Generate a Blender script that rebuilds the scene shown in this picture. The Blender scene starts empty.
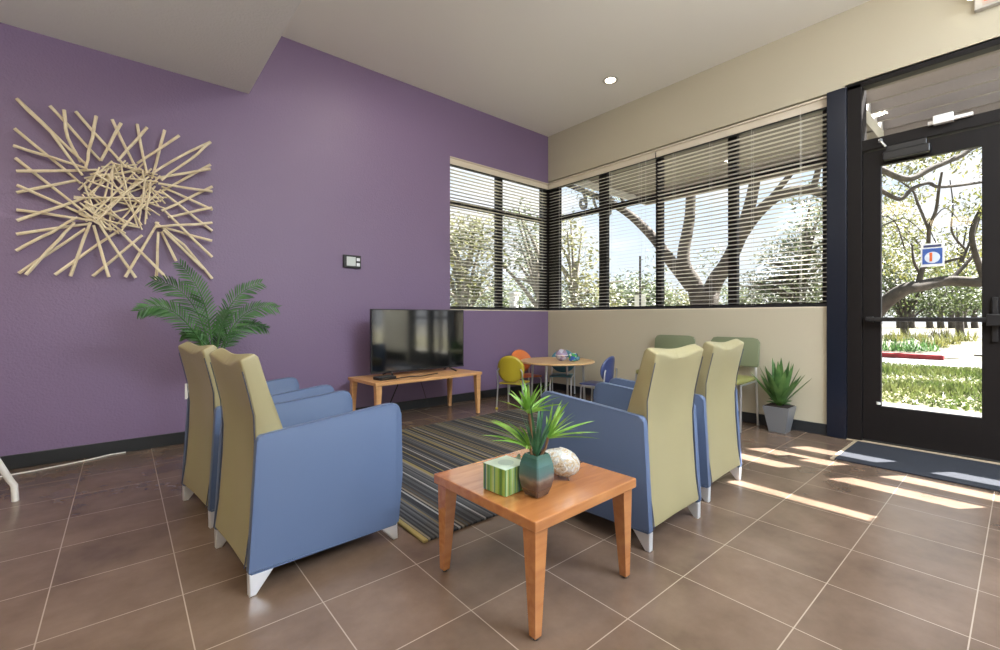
import bpy, bmesh, math, random
from mathutils import Vector, Matrix
PI = math.pi
SC = bpy.context.scene
C = SC.collection
rnd = random.Random(7)

# ------------------------------------------------------------------ camera model (used to turn distances and bearings into points)
F_PX, YAW, Y0, CAM_H = 444.9, math.radians(49.68), 316.8, 1.05
RX, RY = math.sin(YAW), -math.cos(YAW)
FX, FY = math.cos(YAW), math.sin(YAW)
def P(u, v, depth):
    a = (u-500)/F_PX*depth
    return Vector((FX*depth+RX*a, FY*depth+RY*a, CAM_H-(v-Y0)/F_PX*depth))

CX, CY, CH = 4.753, 4.512, 3.686      # corner of the two walls, ceiling height
SILL, HEAD = 1.13, 3.005

# ------------------------------------------------------------------ materials
def mat(name, col=(.5,.5,.5), rough=.5, metal=0., spec=.5, bump=0., bscale=100., var=0., vscale=5., sheen=0., coat=0., emit=None, estr=0.):
    m = bpy.data.materials.new(name); m.use_nodes = True
    nt = m.node_tree; b = nt.nodes['Principled BSDF']
    b.inputs['Base Color'].default_value = (*col, 1)
    b.inputs['Roughness'].default_value = rough
    b.inputs['Metallic'].default_value = metal
    b.inputs['Specular IOR Level'].default_value = spec
    if sheen: b.inputs['Sheen Weight'].default_value = sheen
    if coat: b.inputs['Coat Weight'].default_value = coat; b.inputs['Coat Roughness'].default_value = .15
    if emit: b.inputs['Emission Color'].default_value = (*emit, 1); b.inputs['Emission Strength'].default_value = estr
    if bump or var:
        tc = nt.nodes.new('ShaderNodeTexCoord')
    if bump:
        n = nt.nodes.new('ShaderNodeTexNoise'); n.inputs['Scale'].default_value = bscale; n.inputs['Detail'].default_value = 3
        nt.links.new(tc.outputs['Object'], n.inputs['Vector'])
        bp = nt.nodes.new('ShaderNodeBump'); bp.inputs['Strength'].default_value = bump; bp.inputs['Distance'].default_value = .004
        nt.links.new(n.outputs['Fac'], bp.inputs['Height']); nt.links.new(bp.outputs['Normal'], b.inputs['Normal'])
    if var:
        n2 = nt.nodes.new('ShaderNodeTexNoise'); n2.inputs['Scale'].default_value = vscale; n2.inputs['Detail'].default_value = 4
        nt.links.new(tc.outputs['Object'], n2.inputs['Vector'])
        r = nt.nodes.new('ShaderNodeValToRGB')
        r.color_ramp.elements[0].position = .3; r.color_ramp.elements[1].position = .7
        r.color_ramp.elements[0].color = (*[c*(1-var) for c in col], 1)
        r.color_ramp.elements[1].color = (*[min(1, c*(1+var)) for c in col], 1)
        nt.links.new(n2.outputs['Fac'], r.inputs['Fac']); nt.links.new(r.outputs['Color'], b.inputs['Base Color'])
    return m

def wood(name, c1, c2, scale=6., stretch=(1, 12, 12), rough=.28):
    m = mat(name, c1, rough); nt = m.node_tree; b = nt.nodes['Principled BSDF']
    tc = nt.nodes.new('ShaderNodeTexCoord'); mp = nt.nodes.new('ShaderNodeMapping'); mp.inputs['Scale'].default_value = stretch
    n = nt.nodes.new('ShaderNodeTexNoise'); n.inputs['Scale'].default_value = scale; n.inputs['Detail'].default_value = 6; n.inputs['Distortion'].default_value = .6
    r = nt.nodes.new('ShaderNodeValToRGB'); r.color_ramp.elements[0].position = .3; r.color_ramp.elements[1].position = .72
    r.color_ramp.elements[0].color = (*c2, 1); r.color_ramp.elements[1].color = (*c1, 1)
    nt.links.new(tc.outputs['Object'], mp.inputs['Vector']); nt.links.new(mp.outputs['Vector'], n.inputs['Vector'])
    nt.links.new(n.outputs['Fac'], r.inputs['Fac']); nt.links.new(r.outputs['Color'], b.inputs['Base Color'])
    return m

def leafmat(name, c1, c2, trans=.45, scale=3.):
    m = bpy.data.materials.new(name); m.use_nodes = True; nt = m.node_tree
    for n in list(nt.nodes): nt.nodes.remove(n)
    o = nt.nodes.new('ShaderNodeOutputMaterial'); mx = nt.nodes.new('ShaderNodeMixShader'); mx.inputs['Fac'].default_value = trans
    pr = nt.nodes.new('ShaderNodeBsdfPrincipled'); pr.inputs['Roughness'].default_value = .45
    tr = nt.nodes.new('ShaderNodeBsdfTranslucent')
    tc = nt.nodes.new('ShaderNodeTexCoord'); n = nt.nodes.new('ShaderNodeTexNoise'); n.inputs['Scale'].default_value = scale
    r = nt.nodes.new('ShaderNodeValToRGB'); r.color_ramp.elements[0].position = .35; r.color_ramp.elements[1].position = .65
    r.color_ramp.elements[0].color = (*c1, 1); r.color_ramp.elements[1].color = (*c2, 1)
    nt.links.new(tc.outputs['Object'], n.inputs['Vector']); nt.links.new(n.outputs['Fac'], r.inputs['Fac'])
    nt.links.new(r.outputs['Color'], pr.inputs['Base Color']); nt.links.new(r.outputs['Color'], tr.inputs['Color'])
    nt.links.new(pr.outputs[0], mx.inputs[1]); nt.links.new(tr.outputs[0], mx.inputs[2]); nt.links.new(mx.outputs[0], o.inputs[0])
    return m

def glassmat(name, tint=(1, 1, 1), ior=1.3):
    m = bpy.data.materials.new(name); m.use_nodes = True; nt = m.node_tree
    for n in list(nt.nodes): nt.nodes.remove(n)
    o = nt.nodes.new('ShaderNodeOutputMaterial'); mx = nt.nodes.new('ShaderNodeMixShader')
    lw = nt.nodes.new('ShaderNodeLayerWeight'); lw.inputs['Blend'].default_value = .5
    pw = nt.nodes.new('ShaderNodeMath'); pw.operation = 'POWER'; pw.inputs[1].default_value = 4.; nt.links.new(lw.outputs['Facing'], pw.inputs[0])
    fr = nt.nodes.new('ShaderNodeMath'); fr.operation = 'MULTIPLY_ADD'; fr.inputs[1].default_value = .25; fr.inputs[2].default_value = .02; nt.links.new(pw.outputs[0], fr.inputs[0])
    t = nt.nodes.new('ShaderNodeBsdfTransparent'); t.inputs['Color'].default_value = (*tint, 1)
    g = nt.nodes.new('ShaderNodeBsdfGlossy'); g.inputs['Roughness'].default_value = .02
    nt.links.new(fr.outputs[0], mx.inputs['Fac']); nt.links.new(t.outputs[0], mx.inputs[1]); nt.links.new(g.outputs[0], mx.inputs[2])
    nt.links.new(mx.outputs[0], o.inputs[0])
    return m

def tilemat():
    m = mat('floor_tile', (.15, .12, .1), .27, spec=.6); nt = m.node_tree; b = nt.nodes['Principled BSDF']
    tc = nt.nodes.new('ShaderNodeTexCoord'); mp = nt.nodes.new('ShaderNodeMapping'); mp.inputs['Location'].default_value = (.2257+.388*40, -2.445+.3883*40, 0)
    br = nt.nodes.new('ShaderNodeTexBrick'); br.offset = 0; br.squash = 1
    br.inputs['Scale'].default_value = 1; br.inputs['Mortar Size'].default_value = .0022; br.inputs['Mortar Smooth'].default_value = .2
    br.inputs['Brick Width'].default_value = .3883; br.inputs['Row Height'].default_value = .3883; br.inputs['Bias'].default_value = 0
    br.inputs['Color1'].default_value = (.92, .92, .92, 1); br.inputs['Color2'].default_value = (1.06, 1.05, 1.04, 1); br.inputs['Mortar'].default_value = (1, 1, 1, 1)
    nt.links.new(tc.outputs['Object'], mp.inputs['Vector']); nt.links.new(mp.outputs['Vector'], br.inputs['Vector'])
    n = nt.nodes.new('ShaderNodeTexNoise'); n.inputs['Scale'].default_value = 3.2; n.inputs['Detail'].default_value = 7; n.inputs['Roughness'].default_value = .62
    nt.links.new(tc.outputs['Object'], n.inputs['Vector'])
    r = nt.nodes.new('ShaderNodeValToRGB'); r.color_ramp.elements[0].position = .32; r.color_ramp.elements[1].position = .7
    r.color_ramp.elements[0].color = (.108, .071, .049, 1); r.color_ramp.elements[1].color = (.175, .121, .088, 1)
    nt.links.new(n.outputs['Fac'], r.inputs['Fac'])
    mu = nt.nodes.new('ShaderNodeMix'); mu.data_type = 'RGBA'; mu.blend_type = 'MULTIPLY'; mu.inputs['Factor'].default_value = 1
    nt.links.new(r.outputs['Color'], mu.inputs['A']); nt.links.new(br.outputs['Color'], mu.inputs['B'])
    mx = nt.nodes.new('ShaderNodeMix'); mx.data_type = 'RGBA'; mx.inputs['B'].default_value = (.33, .26, .20, 1)
    nt.links.new(br.outputs['Fac'], mx.inputs['Factor']); nt.links.new(mu.outputs['Result'], mx.inputs['A'])
    nt.links.new(mx.outputs['Result'], b.inputs['Base Color'])
    bp = nt.nodes.new('ShaderNodeBump'); bp.inputs['Strength'].default_value = .04; bp.inputs['Distance'].default_value = .002
    return m

def stripemat(name, axis, width, cols, seed=0., rough=.9, warp=0.):
    """random stripes of constant colour across one axis"""
    m = mat(name, (.5, .5, .5), rough); nt = m.node_tree; b = nt.nodes['Principled BSDF']
    tc = nt.nodes.new('ShaderNodeTexCoord'); sp = nt.nodes.new('ShaderNodeSeparateXYZ')
    nt.links.new(tc.outputs['Object'], sp.inputs[0])
    src = sp.outputs[axis]
    if isinstance(axis, tuple): pass
    d = nt.nodes.new('ShaderNodeMath'); d.operation = 'DIVIDE'; d.inputs[1].default_value = width; nt.links.new(src, d.inputs[0])
    a = nt.nodes.new('ShaderNodeMath'); a.operation = 'ADD'; a.inputs[1].default_value = seed; nt.links.new(d.outputs[0], a.inputs[0])
    f = nt.nodes.new('ShaderNodeMath'); f.operation = 'FLOOR'; nt.links.new(a.outputs[0], f.inputs[0])
    w = nt.nodes.new('ShaderNodeTexWhiteNoise'); w.noise_dimensions = '1D'; nt.links.new(f.outputs[0], w.inputs['W'])
    r = nt.nodes.new('ShaderNodeValToRGB'); r.color_ramp.interpolation = 'CONSTANT'
    while len(r.color_ramp.elements) < len(cols): r.color_ramp.elements.new(.5)
    for i, (p, c) in enumerate(cols):
        r.color_ramp.elements[i].position = p
    for i, (p, c) in enumerate(cols):
        r.color_ramp.elements[i].color = (*c, 1)
    nt.links.new(w.outputs['Value'], r.inputs['Fac']); nt.links.new(r.outputs['Color'], b.inputs['Base Color'])
    if rough > .8:
        n = nt.nodes.new('ShaderNodeTexNoise'); n.inputs['Scale'].default_value = 300
        nt.links.new(tc.outputs['Object'], n.inputs['Vector'])
        bp = nt.nodes.new('ShaderNodeBump'); bp.inputs['Strength'].default_value = .6; bp.inputs['Distance'].default_value = .004
        nt.links.new(n.outputs['Fac'], bp.inputs['Height']); nt.links.new(bp.outputs['Normal'], b.inputs['Normal'])
    return m

M = {}
M['purple'] = mat('purple_paint', (.195, .135, .24), .42, bump=.8, bscale=75)
M['beige'] = mat('beige_paint', (.50, .45, .335), .6, bump=.15, bscale=150)
M['ceil'] = mat('ceiling_paint', (.80, .78, .72), .9, bump=.1, bscale=90)
M['soffit'] = mat('soffit_texture', (.72, .72, .69), .9, bump=.9, bscale=60)
M['reveal'] = mat('cream_reveal', (.68, .60, .48), .7)
M['tile'] = tilemat()
M['base'] = mat('charcoal_rubber_base', (.018, .02, .022), .4)
M['black'] = mat('dark_bronze_frame', (.010, .008, .008), .5, metal=.0, spec=.2)
M['steel'] = mat('blue_black_steel', (.012, .016, .03), .3, metal=.4)
M['blackpl'] = mat('black_plastic', (.012, .012, .014), .35)
M['blue'] = mat('blue_vinyl', (.088, .130, .235), .42, bump=.12, bscale=500)
M['cream'] = mat('sage_cream_vinyl', (.30, .265, .145), .42, bump=.12, bscale=500, coat=.1)
M['pipe'] = mat('navy_piping', (.04, .05, .09), .5)
M['alu'] = mat('brushed_aluminium', (.72, .73, .76), .35, metal=.5)
M['silver'] = mat('silver_tube', (.6, .62, .64), .28, metal=.8)
M['white'] = mat('white_plastic', (.8, .79, .76), .4)
M['wood'] = wood('honey_maple', (.46, .19, .06), (.36, .135, .042), 3., (1.2, 10, 10), .16)
M['wood'].node_tree.nodes['Principled BSDF'].inputs['Coat Weight'].default_value = 1
M['wood'].node_tree.nodes['Principled BSDF'].inputs['Coat IOR'].default_value = 1.65
M['wood'].node_tree.nodes['Principled BSDF'].inputs['Coat Roughness'].default_value = .1
M['wood2'] = wood('light_maple', (.66, .36, .16), (.56, .29, .115), 3., (1.2, 10, 10), .35)
M['wood3'] = wood('pale_birch', (.72, .48, .24), (.64, .40, .19), 2.5, (1.2, 8, 8), .3)
M['stick'] = wood('peeled_branch', (.86, .77, .58), (.70, .58, .38), 14., (1, 1, 1), .6)
M['screen'] = mat('glossy_screen', (.004, .005, .006), .07, spec=1.)
M['screen'].node_tree.nodes['Principled BSDF'].inputs['IOR'].default_value = 1.75
M['terr'] = mat('grey_planter', (.22, .23, .25), .3, metal=.3)
M['soil'] = mat('dark_soil', (.03, .02, .015), .9)
M['palm'] = leafmat('palm_leaf', (.03, .10, .025), (.07, .20, .05), .25, 6)
M['agave'] = leafmat('agave_leaf', (.05, .13, .035), (.13, .25, .07), .2, 8)
M['grassleaf'] = leafmat('light_green_leaf', (.14, .33, .04), (.30, .50, .10), .35, 12)
M['darkleaf'] = leafmat('dark_green_blade', (.025, .10, .05), (.08, .24, .12), .3, 12)
M['stem'] = mat('brown_stem', (.18, .09, .04), .7)
M['glass'] = glassmat('clear_glass')
M['blind'] = mat('cream_blind_slat', (.82, .79, .72), .45)
M['mat'] = mat('charcoal_door_mat', (.018, .021, .03), .95, bump=1., bscale=220, var=.5, vscale=160)
M['tan'] = mat('tan_edge', (.42, .33, .22), .6)
M['mustard'] = mat('mustard_plastic', (.42, .33, .025), .35)
M['orange'] = mat('orange_plastic', (.72, .20, .05), .35)
M['teal'] = mat('teal_plastic', (.07, .22, .30), .35)
M['kidblue'] = mat('navy_blue_plastic', (.055, .075, .20), .35)
M['sage'] = mat('sage_green_vinyl', (.17, .195, .11), .5)
M['olive'] = mat('olive_green_seat', (.25, .25, .08), .5)
M['lamp'] = mat('lit_lamp', (1, 1, 1), .5, emit=(1, .93, .78), estr=14)
M['ltrim'] = mat('white_lamp_trim', (.6, .57, .5), .5)
M['lamp2'] = mat('lamp_head_glow', (1, .95, .85), .5, emit=(1, .93, .78), estr=2.2)
M['red'] = mat('exit_red', (.75, .10, .03), .4, emit=(1, .12, .03), estr=.35)
M['exitw'] = mat('exit_white', (.42, .40, .36), .4)
M['lcd'] = mat('pale_lcd', (.55, .6, .6), .3)
M['concrete'] = mat('pale_concrete', (.14, .135, .125), .9, var=.15, vscale=2)
M['asphalt'] = mat('pale_road', (.125, .12, .118), .9, var=.1, vscale=1)
M['curb'] = mat('red_painted_curb', (.33, .025, .03), .7, var=.35, vscale=6)
M['lawn'] = mat('lawn_ground', (.13, .12, .06), .95, var=.5, vscale=1.5)
M['grass'] = leafmat('grass_blade', (.055, .09, .018), (.12, .14, .045), .4, 1.2)
M['bed'] = mat('mulch_bed', (.10, .092, .06), .95, var=.5, vscale=2)
M['bark'] = mat('oak_bark', (.06, .05, .04), .9, bump=1., bscale=18, var=.4, vscale=5)
M['barkl'] = mat('grey_bark', (.22, .20, .17), .9, var=.4, vscale=5)
M['oakleaf'] = leafmat('oak_leaf', (.06, .08, .035), (.15, .17, .07), .4, .8)
M['yleaf'] = leafmat('spring_leaf', (.085, .095, .025), (.19, .185, .055), .45, .9)
M['gleaf'] = leafmat('mid_green_leaf', (.05, .075, .025), (.12, .15, .05), .4, .9)
M['pergola'] = mat('pergola_tan_paint', (.15, .13, .115), .6)
M['pergw'] = mat('pergola_white_paint', (.5, .49, .47), .6)
M['numeral'] = mat('grey_numeral', (.18, .19, .2), .4, metal=.5)
M['stone'] = mat('post_white', (.6, .6, .58), .7)

# ------------------------------------------------------------------ mesh helpers
class MB:
    def __init__(s): s.bm = bmesh.new()
    def box(s, a, b, bevel=0., seg=2, mtx=None):
        a, b = Vector(a), Vector(b); c = (a+b)/2; d = b-a
        r = bmesh.ops.create_cube(s.bm, size=1)
        vs = r['verts']
        for v in vs: v.co = Vector((v.co.x*d.x, v.co.y*d.y, v.co.z*d.z)) + c
        if bevel:
            es = list({e for v in vs for e in v.link_edges})
            r2 = bmesh.ops.bevel(s.bm, geom=es, offset=bevel, segments=seg, affect='EDGES', profile=.5)
            vs = list({v for f in r2['faces'] for v in f.verts} | {v for v in vs if v.is_valid})
        if mtx is not None:
            for v in vs: v.co = mtx @ v.co
        return s
    def prism(s, poly, y0, y1, bevel=0., seg=2, mtx=None):
        """polygon in x,z extruded along y"""
        v0 = [s.bm.verts.new((p[0], y0, p[1])) for p in poly]; v1 = [s.bm.verts.new((p[0], y1, p[1])) for p in poly]
        n = len(poly); fs = [s.bm.faces.new(v0), s.bm.faces.new(v1[::-1])]
        for i in range(n): fs.append(s.bm.faces.new((v0[i], v1[i], v1[(i+1) % n], v0[(i+1) % n])))
        vs = v0+v1
        if bevel:
            es = [e for f in fs[:2] for e in f.edges]
            r2 = bmesh.ops.bevel(s.bm, geom=es, offset=bevel, segments=seg, affect='EDGES', profile=.5)
            vs = list({v for f in r2['faces'] for v in f.verts} | {v for v in vs if v.is_valid})
        if mtx is not None:
            for v in vs: v.co = mtx @ v.co
        return s
    def frustum(s, c0, s0, c1, s1, bevel=0.):
        """box between two rectangles (centre, (sx, sy))"""
        q = []
        for c, sz in ((c0, s0), (c1, s1)):
            for dx, dy in ((-1, -1), (1, -1), (1, 1), (-1, 1)):
                q.append(s.bm.verts.new((c[0]+dx*sz[0]/2, c[1]+dy*sz[1]/2, c[2])))
        fs = [s.bm.faces.new(q[3::-1]), s.bm.faces.new(q[4:])]
        for i in range(4): fs.append(s.bm.faces.new((q[i], q[(i+1) % 4], q[4+(i+1) % 4], q[4+i])))
        if bevel: bmesh.ops.bevel(s.bm, geom=list({e for f in fs for e in f.edges}), offset=bevel, segments=2, affect='EDGES', profile=.5)
        return s
    def tube(s, pts, r, n=8, cap=True):
        pts = [Vector(p) for p in pts]
        rs = r if isinstance(r, (list, tuple)) else [r]*len(pts)
        rings = []; up = Vector((0, 0, 1)); prev = None
        for i, p in enumerate(pts):
            t = (pts[min(i+1, len(pts)-1)]-pts[max(i-1, 0)])
            if t.length < 1e-9: t = Vector((0, 0, 1))
            t.normalize()
            if prev is None:
                a = t.cross(up)
                if a.length < .1: a = t.cross(Vector((1, 0, 0)))
            else: a = prev - t*prev.dot(t)
            a.normalize(); prev = a; b = t.cross(a)
            rings.append([s.bm.verts.new(p+(a*math.cos(2*PI*k/n)+b*math.sin(2*PI*k/n))*rs[i]) for k in range(n)])
        for i in range(len(rings)-1):
            for k in range(n): s.bm.faces.new((rings[i][k], rings[i][(k+1) % n], rings[i+1][(k+1) % n], rings[i+1][k]))
        if cap: s.bm.faces.new(rings[0][::-1]); s.bm.faces.new(rings[-1])
        return s
    def lathe(s, prof, c=(0, 0, 0), n=24, mtx=None, cap=True):
        rings = []
        for (r, z) in prof:
            ring = []
            for k in range(n):
                v = Vector((r*math.cos(2*PI*k/n), r*math.sin(2*PI*k/n), z))
                if mtx is not None: v = mtx @ v
                ring.append(s.bm.verts.new(v+Vector(c)))
            rings.append(ring)
        for i in range(len(rings)-1):
            for k in range(n): s.bm.faces.new((rings[i][k], rings[i][(k+1) % n], rings[i+1][(k+1) % n], rings[i+1][k]))
        if cap and prof[0][0] > 1e-5: s.bm.faces.new(rings[0][::-1])
        if cap and prof[-1][0] > 1e-5: s.bm.faces.new(rings[-1])
        return s
    def quad(s, a, b, c, d): s.bm.faces.new([s.bm.verts.new(p) for p in (a, b, c, d)]); return s
    def blade(s, pts, widths, side, fold=0.):
        """a folded leaf blade along pts; side = lateral direction"""
        pts = [Vector(p) for p in pts]; rows = []
        for p, w in zip(pts, widths):
            sd = side*w/2; nrm = Vector((0, 0, 1))*fold*w
            rows.append((s.bm.verts.new(p-sd+nrm), s.bm.verts.new(p), s.bm.verts.new(p+sd+nrm)))
        for i in range(len(rows)-1):
            for k in (0, 1): s.bm.faces.new((rows[i][k], rows[i][k+1], rows[i+1][k+1], rows[i+1][k]))
        return s
    def build(s, name, m, parent=None, smooth=False, merge=False):
        if merge: bmesh.ops.remove_doubles(s.bm, verts=s.bm.verts, dist=1e-5)
        bmesh.ops.recalc_face_normals(s.bm, faces=s.bm.faces)
        me = bpy.data.meshes.new(name); s.bm.to_mesh(me); s.bm.free()
        me.materials.append(m)
        if smooth:
            for p in me.polygons: p.use_smooth = True
            try: me.set_sharp_from_angle(angle=math.radians(40))
            except Exception: pass
        o = bpy.data.objects.new(name, me); C.objects.link(o)
        if parent: o.parent = parent
        return o
def raw(name, verts, faces, m, parent=None, smooth=False):
    me = bpy.data.meshes.new(name); me.from_pydata([tuple(v) for v in verts], [], faces); me.materials.append(m)
    if smooth:
        for p in me.polygons: p.use_smooth = True
    o = bpy.data.objects.new(name, me); C.objects.link(o)
    if parent: o.parent = parent
    return o
def tag(o, label, cat, group=None, kind=None):
    o['label'] = label; o['category'] = cat
    if group: o['group'] = group
    if kind: o['kind'] = kind
    return o
def thing(name, label, cat, loc=(0, 0, 0), rz=0., group=None):
    o = bpy.data.objects.new(name, None); C.objects.link(o); o.location = loc; o.rotation_euler = (0, 0, rz)
    return tag(o, label, cat, group)
def struct(o): o['kind'] = 'structure'; return o
def dup(root, loc, rz, label, group=None):
    r = root.copy(); C.objects.link(r); r.location = loc; r.rotation_euler = (0, 0, rz); r['label'] = label
    for ch in list(root.children):
        c = ch.copy(); C.objects.link(c); c.parent = r
        for g in list(ch.children):
            d = g.copy(); C.objects.link(d); d.parent = c
    return r
def text(body, size, loc, rot, m, name, parent=None, ext=.002, align='CENTER', sx=1.):
    cu = bpy.data.curves.new(name, 'FONT'); cu.body = body; cu.size = size; cu.extrude = ext; cu.align_x = align; cu.align_y = 'CENTER'
    t = bpy.data.objects.new(name+'_tmp', cu); C.objects.link(t)
    bpy.context.view_layer.update()
    me = bpy.data.meshes.new_from_object(t.evaluated_get(bpy.context.evaluated_depsgraph_get()))
    bpy.data.objects.remove(t); me.materials.clear(); me.materials.append(m)
    o = bpy.data.objects.new(name, me); C.objects.link(o); o.location = loc; o.rotation_euler = rot; o.scale = (sx, 1, 1)
    if parent: o.parent = parent
    return o

# ================================================================== THE ROOM
XL, YB = -5.2, -4.2        # far ends of the room behind the camera
TH = .17
struct(MB().box((XL-.2, YB-.2, -.12), (CX+TH, CY+TH, 0)).build('floor', M['tile']))
struct(MB().box((.866, YB-.2, CH), (CX+TH, CY+TH, CH+.15)).build('ceiling', M['ceil']))
struct(MB().box((XL-.2, YB-.2, 3.055), (.866, CY+TH, CH+.15)).build('trim_1', M['soffit']))       # dropped soffit
# purple wall
w = MB()
w.box((XL-.2, CY, 0), (.86, CY+TH, 3.06)).box((.86, CY, 0), (3.033, CY+TH, CH))
w.box((3.033, CY, 0), (CX+TH, CY+TH, SILL)).box((3.033, CY, HEAD), (CX+TH, CY+TH, CH))
struct(w.build('wall_back', M['purple']))
# beige wall with windows and doors: windows y 1.122..CY, doors y -.80...885, windows y -3.9..-1.1
w = MB()
w.box((CX, 1.122, 0), (CX+TH, CY, SILL)).box((CX+.09, 1.10, HEAD+.02), (CX+TH, CY, CH)).box((CX, -1.0, HEAD+.02), (CX+.09, CY, CH)).box((CX, -1.05, 0), (CX+TH, -.86, CH))
w.box((CX, -2.25, 0), (CX+TH, -1.04, 3.05)).box((CX, -4.4, 3.0), (CX+TH, -.95, CH)).box((CX, -4.4, 0), (CX+TH, -.95, .25)).box((CX, -4.4, 0), (CX+TH, -3.9, CH))
struct(w.build('wall_right', M['beige']))
# thin cream lining at the window heads
struct(MB().box((3.035, CY+.004, HEAD-.012), (CX+TH-.01, CY+TH-.004, HEAD+.004)).build('trim_2', M['reveal']))
struct(MB().box((CX+.004, 1.124, HEAD-.012), (CX+TH-.004, CY+.01, HEAD+.004)).build('trim_3', M['reveal']))
struct(MB().box((XL-.2, YB-.2, 0), (XL, CY+TH, CH)).build('wall_left', M['beige']))
w = MB()
w.box((XL, YB-.2, 0), (CX, YB, .3)).box((XL, YB-.2, 2.9), (CX, YB, CH))
for x in (-2.6, -.2, 2.1, CX-.25): w.box((x, YB-.2, .25), (x+.25, YB, 2.95))
w.box((XL, YB-.2, .25), (-2.55, YB, 2.95))
struct(w.build('wall_front', M['beige']))
# baseboards
bz = .10
struct(MB().box((XL, CY-.014, 0), (CX, CY, bz), .003).build('baseboard_back', M['base']))
struct(MB().box((CX-.014, 1.122, 0), (CX, CY, bz), .003).build('baseboard_right', M['base']))

# ---- windows
GY, GX = CY+.118, CX+.118
def window(name, segs, glass):
    f = MB()
    for a, b in segs: f.box(a, b, .004, 1)
    o = struct(f.build(name, M['black']))
    g = MB()
    for a, b in glass: g.box(a, b)
    g.build('pane', M['glass'], o)
    return o
fw = .05
window('window_1', [
    ((3.033, GY-.03, SILL), (3.085, GY+.04, HEAD)), ((3.858, GY-.03, SILL), (3.955, GY+.04, HEAD)), ((4.735, GY-.05, SILL), (GX+.05, GY+.05, HEAD)),
    ((3.033, GY-.03, SILL), (GX, GY+.04, SILL+.05)), ((3.033, GY-.03, HEAD-.035), (GX, GY+.04, HEAD)), ((3.033, GY-.028, 2.44), (GX, GY+.04, 2.505))],
    [((3.08, GY, SILL+.04), (3.86, GY+.008, 2.45)), ((3.95, GY, SILL+.04), (4.74, GY+.008, 2.45)), ((3.08, GY, 2.5), (3.86, GY+.008, HEAD-.03)), ((3.95, GY, 2.5), (4.74, GY+.008, HEAD-.03))])
yy = [(1.122, 1.185), (1.922, 2.012), (2.765, 2.842), (3.545, 3.668), (4.385, GY+.04)]
segs = [((GX-.03, a, SILL), (GX+.04, b, HEAD)) for a, b in yy]
segs += [((GX-.03, 1.122, SILL), (GX+.04, GY, SILL+.05)), ((GX-.03, 1.122, HEAD-.035), (GX+.04, GY, HEAD)), ((GX-.028, 1.122, 2.45), (GX+.04, GY, 2.515))]
gl = []
for i in range(4):
    a, b = yy[i][1]-.01, yy[i+1][0]+.01
    gl += [((GX, a, SILL+.04), (GX+.008, b, 2.46)), ((GX, a, 2.5), (GX+.008, b, HEAD-.03))]
window('window_2', segs, gl)
# windows behind and beside the camera, the daylight of the room
for k, (x0, x1) in enumerate(((-2.35, -.2), (.05, 2.1), (2.35, CX-.25))):
    xm = (x0+x1)/2
    window('window_%d' % (k+3), [((x0, YB-.12, .3), (x0+.05, YB-.05, 2.9)), ((x1-.05, YB-.12, .3), (x1, YB-.05, 2.9)), ((xm-.03, YB-.12, .3), (xm+.03, YB-.05, 2.9)),
        ((x0, YB-.12, .3), (x1, YB-.05, .36)), ((x0, YB-.12, 2.84), (x1, YB-.05, 2.9))], [((x0+.04, YB-.09, .34), (x1-.04, YB-.082, 2.86))])
window('window_6', [((GX-.06, y, .25), (GX, y+.06, 3.0)) for y in (-3.9, -3.1, -2.31)]+[((GX-.06, -3.9, .25), (GX, -2.25, .31)), ((GX-.06, -3.9, 2.94), (GX, -2.25, 3.0))],
    [((GX-.034, -3.86, .29), (GX-.026, -2.27, 2.96))])
# black sill caps under the blinds
struct(MB().box((3.033, CY+.002, SILL-.004), (CX+.1, GY-.03, SILL+.012)).build('trim_4', M['reveal']))
struct(MB().box((CX+.002, 1.122, SILL-.004), (GX-.03, CY+.05, SILL+.012)).build('trim_5', M['reveal']))

# ---- venetian blinds
def blind(x0, y0, x1, y1, label, tilt, extra=0.):
    """hangs between two points, 42 slats"""
    a, b = Vector((x0, y0, 0)), Vector((x1, y1, 0)); L = (b-a).length; ang = math.atan2(b.y-a.y, b.x-a.x)
    t = thing('venetian_blind', label, 'blind', (x0, y0, 0), ang, 'venetian blinds in the corner windows')
    n = 40; top = HEAD-.085; pitch = (top-.02-(SILL+.055))/n
    s = MB()
    for i in range(n):
        z = SILL+.06+i*pitch
        m = Matrix.Translation((0, 0, z)) @ Matrix.Rotation(tilt, 4, 'X')
        s.box((.006, -.0185, -.0009), (L-.006, .0185, .0009), mtx=m)
    s.build('slats', M['blind'], t)
    MB().box((0, -.022, top-.012), (L, .024, HEAD-.016), .002).build('headrail', M['blackpl'], t)
    MB().box((0, -.030, top), (L, -.0225, HEAD-.013), .002).build('valance', M['reveal'], t)
    MB().box((.002, -.025, SILL+.014), (L-.002, .025, SILL+.038), .003).build('bottom_rail', M['blackpl'], t)
    c = MB(); k = max(2, round(L/.42))
    for i in range(k):
        x = L*(i+.5)/k
        for yy_ in (-.024, .024): c.tube([(x, yy_, SILL+.03), (x, yy_, HEAD-.09)], .0011, 5)
    c.build('ladder_cord', M['white'], t)
    p = MB(); xx = L-.12 if extra == 0 else L-.2
    p.tube([(xx, -.03, HEAD-.04), (xx, -.03, 1.78)], .0012, 5); p.lathe([(.004, 0), (.009, -.035), (.0, -.036)], (xx, -.03, 1.78), 8)
    p.build('pull_cord', M['white'], t)
    return t
YBL, XBL = CY+.052, CX+.052
blind(3.045, YBL, CX+.02, YBL, 'cream slatted blind over the window in the purple wall', math.radians(-4))
blind(XBL, CY+.02, XBL, 2.81, 'cream slatted blind on the beige wall, half nearer the room corner', math.radians(9))
blind(XBL, 2.795, XBL, 1.135, 'cream slatted blind on the beige wall, half nearer the door', math.radians(-5), 1)

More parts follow.
